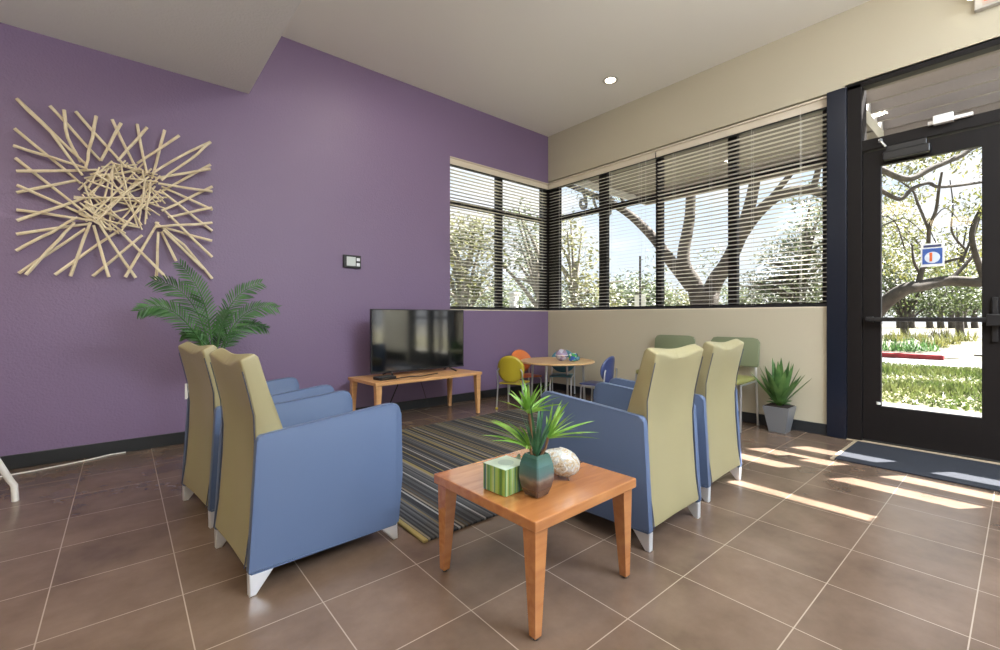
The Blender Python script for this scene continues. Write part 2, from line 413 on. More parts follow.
# ---- dark column and doors
struct(MB().box((CX-.03, .985, 0), (CX+TH, 1.125, 3.02), .004).build('trim_6', M['steel']))
f = MB()
for a, b in (((.885), (.985)), ((-.80-.06), (-.80))): f.box((CX-.01, a, 0), (CX+TH, b, 3.02), .004)
f.box((CX-.01, -.8, 2.985), (CX+.09, .985, 3.03), .003).box((CX-.005, -.8, 2.44), (CX+.09, .985, 2.53), .004).box((CX, .03, 2.5), (CX+TH, .09, 3.0), .003)
f.box((CX+.02, -.8, 0), (CX+.15, .9, .012))
struct(f.build('trim_7', M['black']))
struct(MB().box((CX, -.8, 3.03), (CX+.085, 1.0, 3.045)).build('trim_8', M['reveal']))
o = struct(MB().box((GX-.05, .09, 2.53), (GX-.042, .885, 2.99)).box((GX-.05, -.8, 2.53), (GX-.042, .03, 2.99)).build('window_7', M['glass']))
def door(name, y0, y1, gx, handle_y, latch):
    d = struct(MB().box((gx-.024, y0, .02), (gx+.024, y0+.125, 2.43), .004).box((gx-.024, y1-.12, .02), (gx+.024, y1, 2.43), .004)
        .box((gx-.024, y0+.12, .02), (gx+.024, y1-.115, .31), .004).box((gx-.024, y0+.12, 2.30), (gx+.024, y1-.115, 2.43), .004).build(name, M['black']))
    MB().box((gx-.004, y0+.12, .3), (gx+.004, y1-.115, 2.31)).build('pane', M['glass'], d)
    h = MB().box((gx-.095, y0+.03, 1.012), (gx-.062, y1-.03, 1.046), .006).box((gx-.075, y1-.075, 1.005), (gx-.02, y1-.03, 1.052), .004)
    h.box((gx-.10, y0+.02, .985), (gx-.02, y0+.1, 1.07), .006)
    h.build('push_bar', M['blackpl'], d)
    MB().box((gx-.05, y0+.045, .87), (gx-.022, y0+.075, 1.19), .004).build('vertical_latch', M['blackpl'], d)
    MB().box((gx-.095, y1-.42, 2.32), (gx-.025, y1-.14, 2.385), .008).box((gx-.085, y1-.40, 2.385), (gx-.065, y1-.16, 2.43), .004).build('door_closer', M['blackpl'], d)
    MB().lathe([(.0, 0), (.014, 0), (.014, .02), (.0, .021)], (gx-.03, y1-.105, .325), 10).build('door_stop', M['white'], d)
    return d
d1 = door('door_1', .075, .885, CX+.045, .1, 1)
door('door_2', -.80, .07, CX+.045, .1, 1)
# transom operator and its little white plate
t = thing('transom_latch', 'silver transom latch and white plate above the left door leaf', 'latch', (CX-.01, .5, 2.5))
MB().box((-.03, -.26, .02), (.0, -.02, .045), .003).box((-.05, -.16, .01), (0, -.05, .075), .004).build('plate', M['white'], t)
MB().tube([(-.02, .26, .0), (-.06, .25, -.03), (-.06, .22, -.08)], .008, 8).lathe([(.0, -.03), (.014, -.025), (.014, .0), (0, .005)], (-.02, .26, .0), 10).build('lever', M['silver'], t)
# sticker on the door glass
t = thing('door_decal', 'small blue square decal with an orange numeral on the door glass', 'sticker', (CX+.036, .461, 1.53))
MB().box((-.002, -.066, -.09), (.002, .066, .09)).build('backing', M['white'], t)
MB().box((-.004, -.056, -.07), (-.002, .056, .05)).build('blue_field', mat('decal_blue', (.04, .10, .34), .4), t)
MB().lathe([(0, 0), (.044, 0), (.044, .0015), (0, .002)], (-.004, 0, -.02), 20, Matrix.Rotation(-PI/2, 4, 'Y')).build('pale_disc', mat('decal_pale', (.6, .66, .75), .4), t)
text('1', .10, (-.0065, .008, -.02), (PI/2, 0, -PI/2), mat('decal_orange', (.62, .12, .03), .4), 'numeral', t, .0006, sx=1.6)
MB().box((-.004, -.05, .06), (-.002, .05, .078)).build('caption_band', mat('decal_navy', (.05, .06, .14), .4), t)
# mat, threshold
t = thing('door_mat', 'charcoal entrance mat with a pale metal edge in front of the glass doors', 'mat', (0, 0, 0))
MB().box((4.0, -1.0, .001), (4.70, .905, .010), .003).build('pile', M['mat'], t)
MB().box((3.975, .905, .001), (4.715, .925, .011)).box((4.70, -1.0, .001), (4.715, .925, .011)).build('edge_strip', M['tan'], t)
struct(MB().box((CX-.035, -.80, 0), (CX+.02, .985, .008), .002).build('trim_9', M['tan']))

# ---- exit sign with lamp head, high on the beige wall
t = thing('exit_sign', 'white exit sign with red letters and a lit lamp head above the door', 'sign', (CX, 0, 0))
MB().box((-.05, -.10, 3.265), (0, .235, 3.47), .006).build('housing', M['exitw'], t)
MB().box((-.052, -.085, 3.28), (-.049, .195, 3.455)).build('face_plate', mat('sign_face', (.42, .34, .29), .4), t)
text('EXIT', .19, (-.054, .055, 3.365), (PI/2, 0, -PI/2), M['red'], 'lettering', t, .001, sx=.72)
MB().lathe([(0, 0), (.05, .0), (.055, .02), (.03, .05), (0, .055)], (-.12, .22, 3.335), 16).build('lamp_head', M['lamp2'], t)
MB().tube([(-.12, .22, 3.38), (-.1, .2, 3.42), (-.03, .18, 3.42)], .012, 8).build('bracket', M['exitw'], t)

# ---- recessed downlight that shows
t = thing('recessed_downlight', 'round recessed ceiling light glowing above the corner windows', 'light', (4.14, 2.98, CH))
MB().lathe([(.058, -.001), (.085, -.001), (.085, -.008), (.058, -.008), (.058, -.001)], (0, 0, 0), 28, None, False).build('trim_ring', M['ltrim'], t)
MB().lathe([(0, -.003), (.052, -.003), (.052, -.006), (0, -.006)], (0, 0, 0), 24).build('lens', M['lamp'], t)

# ---- wall: thermostat, outlet
t = thing('thermostat', 'small black thermostat with a pale screen on the purple wall', 'thermostat', (1.81, CY, 1.62))
MB().box((-.092, -.03, -.066), (.092, 0, .066), .006).build('housing', M['blackpl'], t)
MB().box((-.062, -.033, -.045), (.032, -.029, .047)).build('display', M['lcd'], t)
MB().box((.042, -.034, .008), (.078, -.029, .04), .002).box((.042, -.034, -.046), (.078, -.029, -.012), .002).build('buttons', M['alu'], t)
t = thing('wall_outlet', 'white socket plate on the purple wall behind the armchairs', 'outlet', (.435, CY, .43))
MB().box((-.04, -.008, -.065), (.04, 0, .065), .003).build('plate', M['white'], t)
for z in (.012, -.045): MB().box((-.02, -.011, z), (.02, -.007, z+.033), .003).build('socket', M['exitw'], t)

# ---- wall sculpture of branches
def art_pt(u, v, off): # crop coordinates of the sculpture -> the wall
    px, py = u/3.096, 80+v/3.095
    a = (px-500)/F_PX; dx, dy = FX+RX*a, FY+RY*a; s = (CY-off)/dy
    return Vector((dx*s, CY-off, CAM_H-(py-Y0)/F_PX*s))
t = thing('wall_sculpture', 'large square starburst sculpture of pale peeled sticks on the purple wall', 'wall art', (0, CY, 1.97))
ST = [((52,58),(270,265)),((52,58),(160,165),(255,295)),((155,80),(312,250)),((198,92),(208,180),(250,255)),((235,98),(390,270)),((298,112),(280,205),(265,270)),((347,122),(430,290)),((375,133),(312,250)),
((425,137),(455,290)),((455,147),(365,250)),((510,155),(470,305)),((555,172),(425,258)),((652,192),(560,235),(470,290)),((652,192),(590,245),(500,310)),((652,262),(500,345)),((652,275),(480,305)),
((657,330),(500,405)),((657,345),(490,320)),((658,402),(500,330)),((657,395),(520,425)),((657,467),(500,345)),((657,442),(480,455)),((657,498),(480,450)),((657,548),(505,400)),((657,615),(570,510),(480,440)),
((630,585),(505,465)),((545,560),(500,470)),((518,615),(365,460)),((483,618),(490,470)),((420,612),(310,450)),((388,610),(490,440)),((337,610),(290,450)),((287,607),(440,480)),((218,607),(280,440)),
((170,603),(370,465)),((80,603),(185,490),(230,440)),((58,598),(265,460)),((50,528),(160,470),(240,425)),((50,477),(280,445)),((52,435),(260,365)),((52,402),(290,435)),((52,348),(240,310)),((52,325),(280,425)),
((50,282),(300,278)),((48,242),(250,400)),((42,203),(160,240),(270,275)),((45,150),(250,320))]
r2 = random.Random(3)
for i in range(52):
    a0 = r2.uniform(0, 2*PI); a1 = a0+r2.uniform(.7, 3.2); k0, k1 = r2.uniform(.6, 1.12), r2.uniform(.85, 1.12)
    q = [(377+134*k*math.cos(x), 360+104*k*math.sin(x)) for x, k in ((a0, k0), (a1, k1))]
    ST.append((q[0], q[1]))
for i, sg in enumerate(ST):
    off0 = .03+.022*(i % 4); off1 = .035+.022*((i+2) % 4)
    n = len(sg); pts = []
    for k, (u, v) in enumerate(sg):
        pts.append(art_pt(u, v, off0+(off1-off0)*k/(n-1))-Vector(t.location))
    sub = []
    for k in range(n-1):
        for j in range(3):
            q = pts[k].lerp(pts[k+1], j/3)
            if k+j: q = q+Vector((r2.uniform(-.004, .004), 0, r2.uniform(-.004, .004)))
            sub.append(q)
    sub.append(pts[-1])
    r = .0112 if i < 47 else .0072
    MB().tube(sub, [r*(1-.25*j/len(sub)) for j in range(len(sub))], 7).build('stick', M['stick'], t, smooth=True)

# ================================================================== FURNITURE
# ---- armchair, local: front +x, rear bottom corner at x=0, y centred
def armchair(label, group):
    t = thing('armchair', label, 'armchair', (0, 0, 0), 0, group)
    hw, at = .266, .034
    def rounded(pts, radii):
        out = []
        n = len(pts)
        for i in range(n):
            p = Vector(pts[i]); a = Vector(pts[i-1]); b = Vector(pts[(i+1) % n]); r = radii[i]
            if r <= 0: out.append(tuple(p)); continue
            d0 = (a-p).normalized(); d1 = (b-p).normalized()
            for k in range(6):
                s = k/5; q = (p+d0*r)*(1-s)**2+p*2*s*(1-s)+(p+d1*r)*s*s
                out.append(tuple(q))
        return out
    arm = rounded([(0, .082), (.030, .598), (.657, .648), (.664, .30), (.642, .068)], [.008, .02, .06, 0, .012])
    for sg in (-1, 1):
        y0, y1 = (-hw, -hw+at) if sg < 0 else (hw-at, hw)
        MB().prism(arm, y0, y1, .011, 3).build('armrest_panel', M['blue'], t, smooth=True)
    # back shell: loop of (x, z) rear and front points, swept across the width
    W = hw-.022; N = 15
    rear = [(-.004, .10), (.012, .22), (.026, .42), (.031, .56), (.025, .67), (.006, .76), (-.014, .845), (-.024, .886)]
    front = [(.025, .912), (.042, .895), (.055, .85), (.078, .77), (.105, .69), (.135, .60), (.165, .48), (.18, .36), (.18, .10)]
    vs, fs = [], []
    for j in range(N):
        y = -W+2*W*j/(N-1); c = math.cos(PI*y/(2*W))**2
        wy = y
        for i, (x, z) in enumerate(rear):
            k = max(0, (z-.60)/.29)
            yy = wy if z > .64 else max(-hw+at+.002-.0, min(hw-at-.002, wy)) if z > .66 else wy
            vs.append((x+.012*c*min(1, z/.3), wy, z-.034*c*k*k))
        for i, (x, z) in enumerate(front):
            k = max(0, (z-.62)/.29)
            vs.append((x-.01*c, wy, z-.012*c*k*k))
    m = len(rear)+len(front)
    for j in range(N-1):
        for i in range(m):
            a = j*m+i; b = j*m+(i+1) % m
            fs.append((a, b, b+m, a+m))
    fs.append(tuple(range(m))[::-1]); fs.append(tuple((N-1)*m+i for i in range(m)))
    # keep the lower half between the arms
    vs = [(x, (y if z > .64 else (y*(hw-at-.0015)/W if z < .55 else y*(((hw-at-.0015)/W)*(1-(z-.55)/.09)+(z-.55)/.09))), z) for x, y, z in vs]
    o = raw('backrest', vs, fs, M['cream'], t, True)
    me = o.data; bm = bmesh.new(); bm.from_mesh(me); bmesh.ops.recalc_face_normals(bm, faces=bm.faces)
    es = [e for e in bm.edges if len(e.link_faces) == 2 and e.calc_face_angle(0) > math.radians(50)]
    bmesh.ops.bevel(bm, geom=es, offset=.009, segments=3, affect='EDGES', profile=.5); bm.to_mesh(me); bm.free()
    for p in me.polygons: p.use_smooth = True
    me.set_sharp_from_angle(angle=math.radians(35))
    # piping along the rear seams
    for sg in (-1, 1):
        MB().tube([(x-.002, sg*((hw-at) if z < .6 else W), z) for x, z in rear[:-1]], .0022, 6).build('piping', M['pipe'], o)
    MB().box((.15, -hw+at, .30), (.635, hw-at, .41), .025, 3).build('seat_cushion', M['cream'], t, smooth=True)
    MB().box((.12, -hw+at, .08), (.615, hw-at, .30), .01, 2).build('seat_base', M['blue'], t, smooth=True)
    for sg in (-1, 1):
        y0 = sg*(hw-.02)-.018
        MB().prism([(.002, .083), (.088, .077), (.026, 0), (.004, 0)], y0, y0+.032, .003, 1).build('leg', M['alu'], t)
        MB().prism([(.55, .073), (.637, .069), (.640, 0), (.618, 0)], y0, y0+.032, .003, 1).build('leg', M['alu'], t)
    return t
ga = 'blue vinyl armchairs with sage cream backs'
c1 = armchair('blue armchair left of the coffee table, nearest the camera, backs turned left', ga)
c1['label'] = 'blue armchair with mustard-lit back, nearer of the two at left of the coffee table'
c1.location = (.338, 2.135, 0); c1.rotation_euler = (0, 0, math.radians(4.5))
dup(c1, (.293, 2.87, 0), math.radians(7.5), 'blue armchair behind the near left one, beside the tall palm')
dup(c1, (2.048, 1.085, 0), PI/2+math.radians(2), 'armchair with pale back and dark blue side, right next to the coffee table')
dup(c1, (2.785, 1.165, 0), PI/2+math.radians(3), 'armchair with pale back, nearer the glass door and the grey planter')

# ---- tapered-leg tables
def leg_table(name, label, cat, w, d, h, top, lw, lf, material, loc, rz, inset=.012):
    t = thing(name, label, cat, loc, rz)
    MB().box((-w/2, -d/2, h-top), (w/2, d/2, h), .004).build('tabletop', material, t)
    for sx in (-1, 1):
        for sy in (-1, 1):
            cx, cy = sx*(w/2-inset-lw/2), sy*(d/2-inset-lw/2)
            fx, fy = sx*(w/2-inset-lf/2-.006), sy*(d/2-inset-lf/2-.006)
            MB().frustum((fx, fy, .008), (lf, lf), (cx, cy, h-top), (lw, lw), .002).build('leg', material, t)
            MB().lathe([(0, 0), (.012, 0), (.012, .009), (0, .009)], (fx, fy, 0), 10).build('foot_glide', M['blackpl'], t)
    return t
leg_table('coffee_table', 'square honey maple coffee table with tapered legs and plant on it', 'table', .585, .585, .40, .038, .060, .030, M['wood'], (1.282, 1.298, 0), math.radians(1.2))
leg_table('television_stand', 'long low maple bench under the television by the purple wall', 'bench', 1.25, .58, .455, .03, .058, .03, M['wood2'], (2.335, 4.06, 0), math.radians(2.5))

# ---- television
t = thing('television', 'flat screen television standing on the low maple bench', 'television', (2.40, 4.13, .456), math.radians(-1.0))
MB().box((-.548, -.012, .035), (.548, .022, .672), .004).box((-.4, .02, .06), (.4, .05, .42), .01).build('casing', M['blackpl'], t)
MB().box((-.537, -.0145, .052), (.537, -.011, .661)).build('screen', M['screen'], t)
MB().box((-.548, -.014, .035), (.548, -.011, .05), .001).build('lower_bezel', M['blackpl'], t)
for sx in (-1, 1):
    MB().tube([(sx*.33, 0, .055), (sx*.35, -.05, .03), (sx*.37, -.13, .007)], .008, 8).tube([(sx*.33, 0, .055), (sx*.35, .05, .03), (sx*.37, .11, .007)], .008, 8).build('stand_foot', M['blackpl'], t)
t = thing('media_box', 'small black media box on the left end of the bench', 'media box', (1.90, 3.93, .456), math.radians(8))
MB().box((-.09, -.06, 0), (.09, .06, .03), .005).build('housing', M['blackpl'], t)
MB().box((-.07, -.062, .01), (.0, -.059, .02)).build('front_window', M['screen'], t)
t = tag(MB().tube([(1.98, 3.86, .461), (2.05, 3.87, .466), (2.16, 3.92, .461), (2.28, 3.88, .461), (2.4, 3.93, .461), (2.5, 3.95, .463)], .005, 6).build('cable', M['blackpl']), 'black cable lying on the bench in front of the television', 'cable')
tag(MB().tube([(2.32, 4.36, .50), (2.3, 4.40, .44), (2.28, 4.41, .30), (2.2, 4.42, .12), (2.1, 4.43, .02), (1.95, 4.43, .006)], .006, 6).build('power_cable', M['blackpl']), 'thick black cable hanging behind the bench, left of the thin one', 'cable')
tag(MB().tube([(2.52, 4.36, .49), (2.53, 4.41, .43), (2.6, 4.42, .25), (2.66, 4.44, .1), (2.68, 4.40, .006), (2.6, 4.38, .005)], .0035, 6).build('power_cable', M['blackpl']), 'thin black cable hanging behind the bench, right of the thick one', 'cable')
tag(MB().tube([(-.9, 4.30, .005), (-.62, 4.33, .005), (-.45, 4.35, .005), (-.2, 4.42, .005), (-.07, 4.485, .005), (.02, 4.49, .005)], .0045, 6).build('floor_cable', M['white']), 'thin white cable on the floor along the purple wall at far left', 'cable')

# ---- rug
rugcols = [(0, (.016, .018, .024)), (.24, (.05, .052, .058)), (.42, (.20, .175, .14)), (.47, (.022, .024, .03)), (.62, (.21, .165, .06)), (.68, (.09, .092, .10)), (.80, (.28, .28, .28)), (.84, (.05, .035, .022)), (.93, (.15, .12, .07))]
t = thing('striped_rug', 'dark rug with narrow black, tan, grey and mustard stripes', 'rug', (0, 0, 0))
MB().box((1.085, 1.80, .001), (3.56, 3.71, .013), .004).build('pile', stripemat('rug_stripes', 0, .0115, rugcols, 3.3), t)
MB().box((1.062, 1.795, .001), (1.087, 3.715, .015), .005).build('edge_binding', mat('tan_binding', (.33, .26, .10), .95, bump=1, bscale=200), t)

# ---- things on the coffee table
boxcols = [(0, (.09, .20, .05)), (.16, (.22, .36, .05)), (.34, (.06, .14, .20)), (.46, (.30, .42, .12)), (.60, (.12, .27, .14)), (.74, (.22, .26, .06)), (.84, (.35, .45, .25)), (.93, (.05, .16, .10))]
TZ = .402
t = thing('tissue_box', 'cube tissue box with green and blue vertical stripes on the coffee table', 'tissue box', (1.105, 1.268, TZ), math.radians(4))
t.scale = (1.1, 1.1, 1.05)
b = MB().box((-.056, -.054, 0), (.056, .054, .092), .002)
m = stripemat('tissue_stripes', 0, .0065, boxcols, 1.7, .5)
# stripes wrap both visible faces: run them along x+y
nt = m.node_tree; sep = [n for n in nt.nodes if n.type == 'SEPXYZ'][0]; dv = [n for n in nt.nodes if n.type == 'MATH' and n.operation == 'DIVIDE'][0]
ad = nt.nodes.new('ShaderNodeMath'); ad.operation = 'SUBTRACT'; nt.links.new(sep.outputs[0], ad.inputs[0]); nt.links.new(sep.outputs[1], ad.inputs[1]); nt.links.new(ad.outputs[0], dv.inputs[0])
b.build('carton', m, t)
MB().box((-.0555, -.0535, .0915), (.0555, .0535, .0932)).build('pale_top', mat('pale_green_card', (.55, .68, .58), .4), t)
MB().lathe([(0, 0), (.028, 0), (.028, .0008), (0, .001)], (0, 0, .0932), 20).build('opening', mat('tissue_opening', (.42, .55, .52), .5), t)
t = thing('small_dish', 'small dark curled leaf dish behind the tissue box', 'dish', (1.235, 1.335, TZ), math.radians(30))
vs, fs = [], []
for i in range(9):
    for j in range(7):
        u = i/8*2-1; v = j/6*2-1
        vs.append((u*.062, v*.032*(1-.5*u*u), .008+.042*v*v+.02*u*u))
for i in range(8):
    for j in range(6): a = i*7+j; fs.append((a, a+1, a+8, a+7))
o = raw('bowl', vs, fs, mat('dark_green_glaze', (.06, .09, .05), .25), t, True)
sm = o.modifiers.new('s', 'SOLIDIFY'); sm.thickness = .006; sm.offset = 1

# glazed square vase with grass plant
t = thing('potted_plant', 'teal and brown glazed faceted vase of long green leaves on coffee table', 'plant', (1.15, 1.15, TZ), 0)
def vasemat():
    m = mat('two_tone_glaze', (.2, .3, .3), .18, coat=.6); nt = m.node_tree; b = nt.nodes['Principled BSDF']
    tc = nt.nodes.new('ShaderNodeTexCoord'); sp = nt.nodes.new('ShaderNodeSeparateXYZ'); nt.links.new(tc.outputs['Object'], sp.inputs[0])
    n = nt.nodes.new('ShaderNodeTexNoise'); n.inputs['Scale'].default_value = 22; nt.links.new(tc.outputs['Object'], n.inputs['Vector'])
    mm = nt.nodes.new('ShaderNodeMath'); mm.operation = 'MULTIPLY_ADD'; mm.inputs[1].default_value = .035; nt.links.new(n.outputs['Fac'], mm.inputs[0]); nt.links.new(sp.outputs[2], mm.inputs[2])
    d = nt.nodes.new('ShaderNodeMath'); d.operation = 'DIVIDE'; d.inputs[1].default_value = .17; nt.links.new(mm.outputs[0], d.inputs[0])
    r = nt.nodes.new('ShaderNodeValToRGB'); e = r.color_ramp.elements
    e[0].position = .15; e[0].color = (.05, .03, .03, 1); e[1].position = 1; e[1].color = (.03, .09, .07, 1)
    for p, c in ((.38, (.075, .05, .045, 1)), (.5, (.17, .14, .12, 1)), (.58, (.08, .12, .12, 1)), (.8, (.05, .13, .125, 1))):
        q = e.new(p); q.color = c
    nt.links.new(d.outputs[0], r.inputs['Fac']); nt.links.new(r.outputs['Color'], b.inputs['Base Color'])
    return m
prof = [(.026, 0), (.036, .004), (.047, .03), (.0545, .065), (.055, .085), (.052, .115), (.043, .143), (.036, .152), (.030, .152), (.032, .143), (.038, .12)]
v = MB()
rings = []
for r, z in prof:
    ring = []
    for k in range(8):
        a = k*PI/4+PI/8
        # square with small chamfers
        base = (k//2)*PI/2; off = math.radians(42) if k % 2 else -math.radians(42)
        ang = base+off
        ring.append(v.bm.verts.new((1.16*r*math.cos(ang)/1.0, 1.16*r*math.sin(ang), z)))
    rings.append(ring)
for i in range(len(rings)-1):
    for k in range(8): v.bm.faces.new((rings[i][k], rings[i][(k+1) % 8], rings[i+1][(k+1) % 8], rings[i+1][k]))
v.bm.faces.new(rings[0][::-1])
vo = v.build('vase', vasemat(), t); vo.rotation_euler = (0, 0, math.radians(4))
MB().box((-.036, -.036, .12), (.036, .036, .128)).build('moss', M['soil'], t)
# leaves: (u, v) tips around stems
def blades(cen, n, L, spread, w, seed, droop=.3, up=.6, direction=None):
    r = random.Random(seed); b = MB()
    for i in range(n):
        a = r.uniform(0, 2*PI) if direction is None else r.gauss(direction, .8)
        el = r.uniform(up, 1.45); ln = L*r.uniform(.65, 1.0)
        d = Vector((math.cos(a)*math.cos(el), math.sin(a)*math.cos(el), math.sin(el)))
        side = Vector((-math.sin(a), math.cos(a), 0)); side = (Matrix.Rotation(r.uniform(-.6, .6), 3, d) @ side)
        pts = []; ws = []
        for k in range(7):
            s = k/6
            pts.append(Vector(cen)+d*ln*s+Vector((math.cos(a), math.sin(a), -1.1))*droop*ln*s*s*.4*spread)
            ws.append(w*max(.04, min(1, 3.2*s+.35))*(1-s**3))
        b.blade(pts, ws, side, .18)
    return b
MB().tube([(0, 0, .12), (-.01, .008, .2), (-.022, .018, .305)], [.007, .005, .005], 7).tube([(.01, 0, .12), (.03, -.018, .17), (.042, -.018, .205)], [.006, .005, .005], 7).tube([(-.01, .005, .12), (-.02, .015, .18)], .005, 6).build('stem', M['stem'], t)
blades((-.022, .018, .295), 20, .175, 1, .017, 5, .35, .35).build('upper_leaf_tuft', M['grassleaf'], t)
blades((.042, -.018, .20), 20, .19, 1, .014, 6, .3, .1, math.radians(-40)).build('side_leaf_tuft', M['grassleaf'], t)
blades((-.02, .015, .165), 13, .20, 1, .014, 9, .6, .55, math.radians(140)).build('left_leaf_tuft', M['grassleaf'], t)
blades((0, 0, .13), 16, .25, 1, .014, 8, .15, .95).build('dark_leaf_tuft', M['darkleaf'], t)

# shell ornament
t = thing('shell_ornament', 'pearly grey shell ornament on a small stand behind the vase', 'ornament', (1.335, 1.205, TZ), math.radians(-42))
def shellmat():
    m = mat('mother_of_pearl', (.5, .48, .42), .25, coat=.4); nt = m.node_tree; b = nt.nodes['Principled BSDF']
    tc = nt.nodes.new('ShaderNodeTexCoord'); v = nt.nodes.new('ShaderNodeTexNoise'); v.inputs['Scale'].default_value = 26; v.inputs['Distortion'].default_value = 3; v.inputs['Detail'].default_value = 3
    nt.links.new(tc.outputs['Object'], v.inputs['Vector']); r = nt.nodes.new('ShaderNodeValToRGB'); e = r.color_ramp.elements
    e[0].position = .3; e[0].color = (.16, .12, .08, 1); e[1].position = .68; e[1].color = (.70, .66, .58, 1)
    q = e.new(.42); q.color = (.48, .38, .25, 1); q = e.new(.55); q.color = (.40, .42, .42, 1)
    nt.links.new(v.outputs['Fac'], r.inputs['Fac']); nt.links.new(r.outputs['Color'], b.inputs['Base Color'])
    bp = nt.nodes.new('ShaderNodeBump'); bp.inputs['Strength'].default_value = .7; bp.inputs['Distance'].default_value = .006
    nt.links.new(v.outputs['Fac'], bp.inputs['Height']); nt.links.new(bp.outputs['Normal'], b.inputs['Normal'])
    return m
vs, fs = [], []; NU, NV = 32, 18
for i in range(NV+1):
    ph = PI*i/NV
    for j in range(NU):
        th = 2*PI*j/NU
        rr = 1+.03*math.sin(th*9+ph*3)
        vs.append((.082*rr*math.sin(ph)*math.cos(th), .05*rr*math.sin(ph)*math.sin(th), .068+.054*math.cos(ph)*(1+.10*math.cos(th))-.012*math.cos(th)*math.sin(ph)))
for i in range(NV):
    for j in range(NU): fs.append((i*NU+j, i*NU+(j+1) % NU, (i+1)*NU+(j+1) % NU, (i+1)*NU+j))
raw('shell', vs, fs, shellmat(), t, True)
MB().tube([(-.03, .0, .03), (-.035, -.02, .0)], .004, 6).tube([(.03, .0, .03), (.035, -.02, 0)], .004, 6).tube([(0, .0, .03), (0, .03, 0)], .004, 6).build('stand', M['stem'], t)

# ---- children's round table and chairs
t = thing('round_play_table', 'low round birch play table with silver legs in the room corner', 'table', (4.08, 3.72, 0))
MB().lathe([(0, .49), (.44, .49), (.452, .497), (.452, .509), (.446, .515), (0, .515)], (0, 0, 0), 48).build('tabletop', M['wood3'], t, smooth=True)
for a in (20, 110, 200, 290):
    x, y = .33*math.cos(math.radians(a)), .33*math.sin(math.radians(a))
    MB().tube([(x, y, .49), (x*1.06, y*1.06, .02)], .014, 10).lathe([(0, 0), (.02, 0), (.02, .02), (.0, .022)], (x*1.06, y*1.06, 0), 10).build('leg', M['silver'], t)
def kid_chair(m, label, loc, rz, foot=None):
    t = thing('child_chair', label, 'chair', loc, rz, 'small chairs round the play table')
    MB().box((-.14, -.14, .275), (.16, .14, .292), .007).build('seat', m, t, smooth=True)
    # oval curved back
    vs, fs = [], []; NR, NA = 5, 24
    for s in (0, 1):
        for i in range(NR+1):
            for j in range(NA):
                a = 2*PI*j/NA; r = i/NR; y = .165*r*math.cos(a); z = .155*r*math.sin(a)
                vs.append((-.155-.10*(z+.155)*.9+1.6*y*y+(.010 if s else 0), y, .455+z))
    K = (NR+1)*NA
    for s in (0, 1):
        for i in range(NR):
            for j in range(NA): a = s*K+i*NA+j; b = s*K+i*NA+(j+1) % NA; fs.append((a, b, b+NA, a+NA))
    for j in range(NA): a = NR*NA+j; b = NR*NA+(j+1) % NA; fs.append((a, b, b+K, a+K))
    o = raw('backrest', vs, fs, m, t, True)
    bm = bmesh.new(); bm.from_mesh(o.data); bmesh.ops.remove_doubles(bm, verts=bm.verts, dist=1e-5); bmesh.ops.recalc_face_normals(bm, faces=bm.faces); bm.to_mesh(o.data); bm.free()
    for sy in (-1, 1):
        MB().tube([(.15, sy*.135, 0.012), (.14, sy*.135, .24), (.12, sy*.135, .268), (-.10, sy*.135, .27)], .009, 8).build('leg', M['silver'], t, smooth=True)
        MB().tube([(-.19, sy*.15, .012), (-.15, sy*.15, .28), (-.165, sy*.15, .43), (-.165, sy*.13, .46)], .009, 8).build('leg', M['silver'], t, smooth=True)
        for x, y in ((.15, .135), (-.19, .15)):
            MB().lathe([(0, 0), (.017, 0), (.017, .012), (.0, .022)], (x, sy*y, 0), 10).build('foot_cap', foot or M['blackpl'], t)
    return t
kid_chair(M['mustard'], 'mustard yellow small chair left of the round play table', (3.50, 3.86, 0), math.radians(28), M['mustard'])
kid_chair(M['orange'], 'orange small chair at the purple wall behind the play table', (4.03, 4.22, 0), math.radians(-100))
kid_chair(M['teal'], 'teal small chair behind the play table by the beige wall', (4.40, 3.93, 0), math.radians(215))
kid_chair(M['kidblue'], 'navy blue small chair right of the round play table', (4.16, 3.17, 0), math.radians(100))
t = thing('toy_ball', 'round clear purple toy ball on the round play table', 'toy', (4.05, 3.62, .515))
def toymat(n, cols, sc):
    m = mat(n, (.5, .5, .5), .25); nt = m.node_tree; b = nt.nodes['Principled BSDF']
    tc = nt.nodes.new('ShaderNodeTexCoord'); v = nt.nodes.new('ShaderNodeTexVoronoi'); v.inputs['Scale'].default_value = sc; nt.links.new(tc.outputs['Object'], v.inputs['Vector'])
    r = nt.nodes.new('ShaderNodeValToRGB'); r.color_ramp.interpolation = 'CONSTANT'; sp = nt.nodes.new('ShaderNodeSeparateColor'); nt.links.new(v.outputs['Color'], sp.inputs[0])
    while len(r.color_ramp.elements) < len(cols): r.color_ramp.elements.new(.5)
    for i, c in enumerate(cols): r.color_ramp.elements[i].position = i/len(cols)
    for i, c in enumerate(cols): r.color_ramp.elements[i].color = (*c, 1)
    nt.links.new(sp.outputs[0], r.inputs['Fac']); nt.links.new(r.outputs['Color'], b.inputs['Base Color'])
    return m
MB().lathe([(0, 0)]+[(.073*math.sin(PI*i/12), .073-.073*math.cos(PI*i/12)) for i in range(1, 12)]+[(0, .146)], (0, 0, 0), 20).build('sphere', toymat('purple_toy', [(.35, .28, .45), (.5, .5, .6), (.25, .2, .28), (.6, .35, .3)], 22), t, smooth=True)
MB().lathe([(.076, -.004), (.079, 0), (.076, .004)], (0, 0, .073), 20).build('band', M['white'], t)
t = thing('activity_toy', 'green and blue activity toy beside the toy ball on play table', 'toy', (4.16, 3.53, .515), .5)
